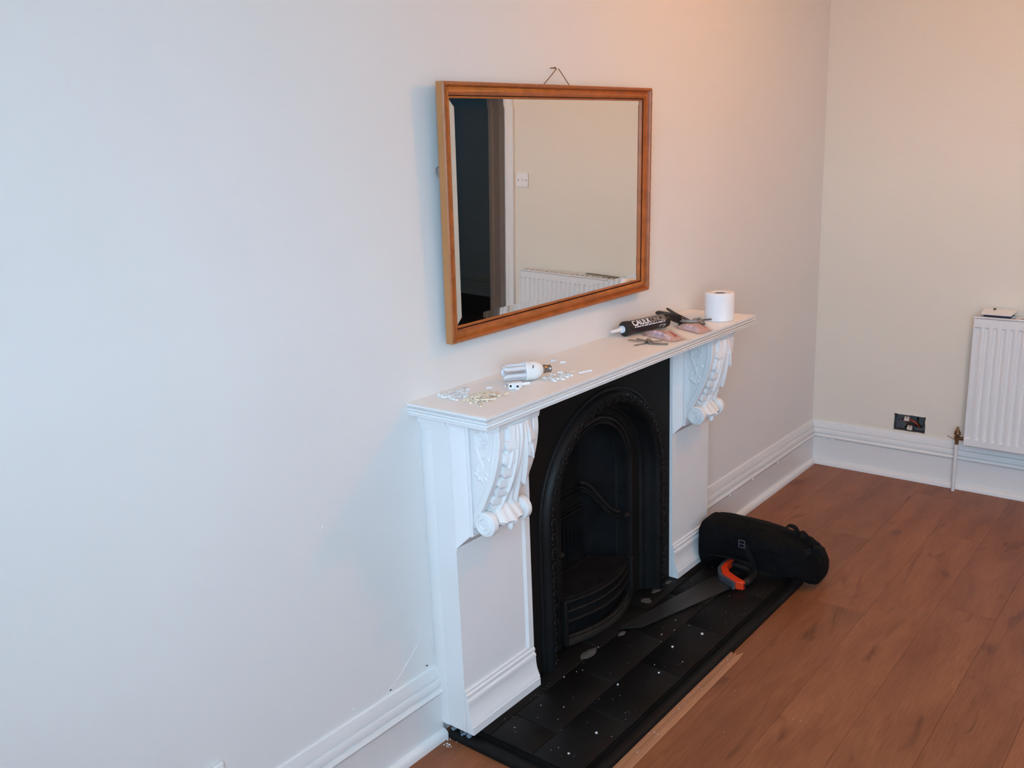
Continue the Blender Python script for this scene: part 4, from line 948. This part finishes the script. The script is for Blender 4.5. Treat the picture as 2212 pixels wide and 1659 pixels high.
MB().lathe([(.0085, .232), (.0085, .254), (.0125, .255), (.0125, .270), (.009, .272), (.009, .278), (.0145, .279), (.0145, .290), (.011, .296), (.006, .306), (.0045, .316)], (vx, vy, 0), 'z', 8).build('valve', 'brass', rad)
MB().tube([(vx, vy, .262), (vx, RY0+.004, .262)], .0085, 8).build('valve_tail', 'brass', rad)
MB().tube([(vx, vy, .0005), (vx, vy, .236)], .0078, 14).build('feed_pipe', 'pipe', rad)
MB().tube([(XC-.001, -.655, .247), (vx+.008, vy, .245)], .0015, 6).build('earth_wire', 'brass', rad)
# things on the radiator
hb = thing('plastic_cover', (3.865, -.83, RZ1+.001), 'white and navy plastic casing lying on the end of the radiator', 'plastic casing')
MB().rings([[(3.806, -.775, RZ1+.0095), (3.806, -.895, RZ1+.0095), (3.890, -.905, RZ1+.021), (3.890, -.770, RZ1+.021)], [(3.804, -.773, RZ1+.014), (3.804, -.897, RZ1+.014), (3.890, -.907, RZ1+.0255), (3.890, -.768, RZ1+.0255)]]).build('lid', 'whiteplastic', hb, bevel=.001)
MB().box(3.812, 3.888, -.785, -.893, RZ1+.0012, RZ1+.0095).build('navy_base', 'navybox', hb, bevel=.001)
MB().box(3.810, 3.830, -.771, -.784, RZ1+.0012, RZ1+.0095).build('grey_end', 'greyprint', hb, bevel=.001)
tag(MB().box(-.004, .004, -.006, .005, 0, .008).build('wood_chip', 'brownchip', bevel=.002), 'little brown wood chip on the white casing', 'wood chip').location = (3.868, -.815, RZ1+.0235)
o = MB().box(-.010, .010, -.115, .115, 0, .007).build('wood_offcut', 'greystick', bevel=.001); o.location = (3.868, -1.30, RZ1+.0008); o.rotation_euler = (0, 0, R_(5))
tag(o, 'flat grey wood offcut lying on the middle of the radiator', 'wood offcut')

# ------------------------------------------------------------------ open socket back box
sb = thing('socket_box', (XC+.03, (HY0+HY1)/2, HZ0), 'open metal socket back box with loose cables and connectors in the wall', 'socket box')
mb = MB(); d0, d1 = XC+.004, XC+.040; t = .0015
mb.box(d1-t, d1, HY0, HY1, HZ0, HZ1).box(d0, d1, HY0, HY0+t, HZ0, HZ1).box(d0, d1, HY1-t, HY1, HZ0, HZ1).box(d0, d1, HY0, HY1, HZ0, HZ0+t).box(d0, d1, HY0, HY1, HZ1-t, HZ1)
mb.build('metal_box', 'galv', sb)
yc_ = (HY0+HY1)/2; zc_ = (HZ0+HZ1)/2
def cable(pts, r, m): MB().tube(cat_rom(pts, 6), r, 8).build('cable', m, sb)
cable([(XC+.036,yc_+.045,zc_+.006),(XC+.020,yc_+.030,zc_+.010),(XC+.010,yc_+.010,zc_-.002),(XC+.014,yc_-.006,zc_-.016)], .0042, 'redwire2')
cable([(XC+.014,yc_+.004,zc_+.018),(XC+.004,yc_-.018,zc_+.012),(XC+.010,yc_-.036,zc_-.004),(XC+.034,yc_-.042,zc_-.024)], .0050, 'redwire')
cable([(XC+.012,yc_+.018,zc_-.022),(XC+.006,yc_+.004,zc_-.004),(XC+.008,yc_-.018,zc_-.006),(XC+.030,yc_-.030,zc_-.020)], .0048, 'darkwire')
cable([(XC+.030,yc_-.030,zc_+.026),(XC+.012,yc_-.036,zc_+.016),(XC+.012,yc_-.044,zc_-.004),(XC+.034,yc_-.050,zc_-.020)], .0040, 'darkwire')
cable([(XC+.030,yc_+.024,zc_-.030),(XC+.014,yc_+.016,zc_-.022),(XC+.010,yc_+.002,zc_-.024),(XC+.030,yc_-.012,zc_-.032)], .0060, 'darkwire')
for (yy, zz) in ((yc_+.016, zc_+.018), (yc_+.000, zc_-.026)):
    mb = MB(); mb.box(XC-.002, XC+.014, yy-.013, yy+.010, zz-.008, zz+.006)
    for q in (-.007, .005): mb.lathe([(.0045, zz+.005), (.0045, zz+.013), (.003, zz+.014)], (XC+.006, yy+q, 0), 'z', 10)
    mb.build('terminal_connector', 'connector', sb, bevel=.001)
for (yy, zz) in ((HY1-.012, zc_), (HY0+.018, zc_-.010), (HY0+.018, zc_+.004)):
    MB().lathe([(.004, d1-t-.001), (.004, d1-t+.0002)], (0, yy, zz), 'x', 10).build('fixing_hole', 'darkwire', sb)
# ragged plaster rim
mb = MB(); rim = []
for k in range(13): rim.append((HY1+.002-(HY1-HY0+.004)*k/12, HZ1+.002))
for k in range(1, 8): rim.append((HY0-.002, HZ1+.002-(HZ1-HZ0+.004)*k/7))
for k in range(1, 13): rim.append((HY0-.002+(HY1-HY0+.004)*k/12, HZ0-.002))
for k in range(1, 7): rim.append((HY1+.002, HZ0-.002+(HZ1-HZ0+.004)*k/7))
mb.tube([(XC-.0002, a+random.uniform(-.002, .002), b+random.uniform(-.002, .002)) for a, b in rim], .0030, 6, closed=True)
mb.build('plaster_rim', 'paper', wall_right)

# ------------------------------------------------------------------ light switch by the door, socket low on the fireplace wall
sy, sz = -1.908, 1.372
ls = thing('light_switch', (XC, sy, sz), 'white square light switch plate beside the door frame', 'light switch')
MB().box(XC-.009, XC-.0005, sy-.043, sy+.043, sz-.043, sz+.043).build('plate', 'whiteplastic', ls, bevel=.003)
MB().box(XC-.013, XC-.008, sy-.006, sy+.006, sz-.011, sz+.011).build('rocker', 'whiteplastic', ls, bevel=.002)
for yy in (-.030, .030): MB().lathe([(.004, XC-.0095), (.004, XC-.0085)], (0, sy+yy, sz), 'x', 10).build('screw', 'brass', ls)
px, pz = .268, .292
so_ = thing('wall_socket', (px, 0, pz), 'white double socket plate on the wall just above the skirting', 'wall socket')
MB().box(px-.073, px+.073, -.010, -.0005, pz-.043, pz+.043).build('plate', 'whiteplastic', so_, bevel=.003)
for dx in (-.036, .036):
    for (ax_, az_, w_, h_) in ((0, .006, .0035, .006), (-.011, -.014, .005, .003), (.011, -.014, .005, .003)):
        MB().box(px+dx+ax_-w_, px+dx+ax_+w_, -.0106, -.0095, pz+az_-h_, pz+az_+h_).build('pin_slot', 'darkwire', so_)
    MB().box(px+dx-.006, px+dx+.006, -.014, -.009, pz+.020, pz+.034).build('rocker', 'whiteplastic', so_, bevel=.0015)
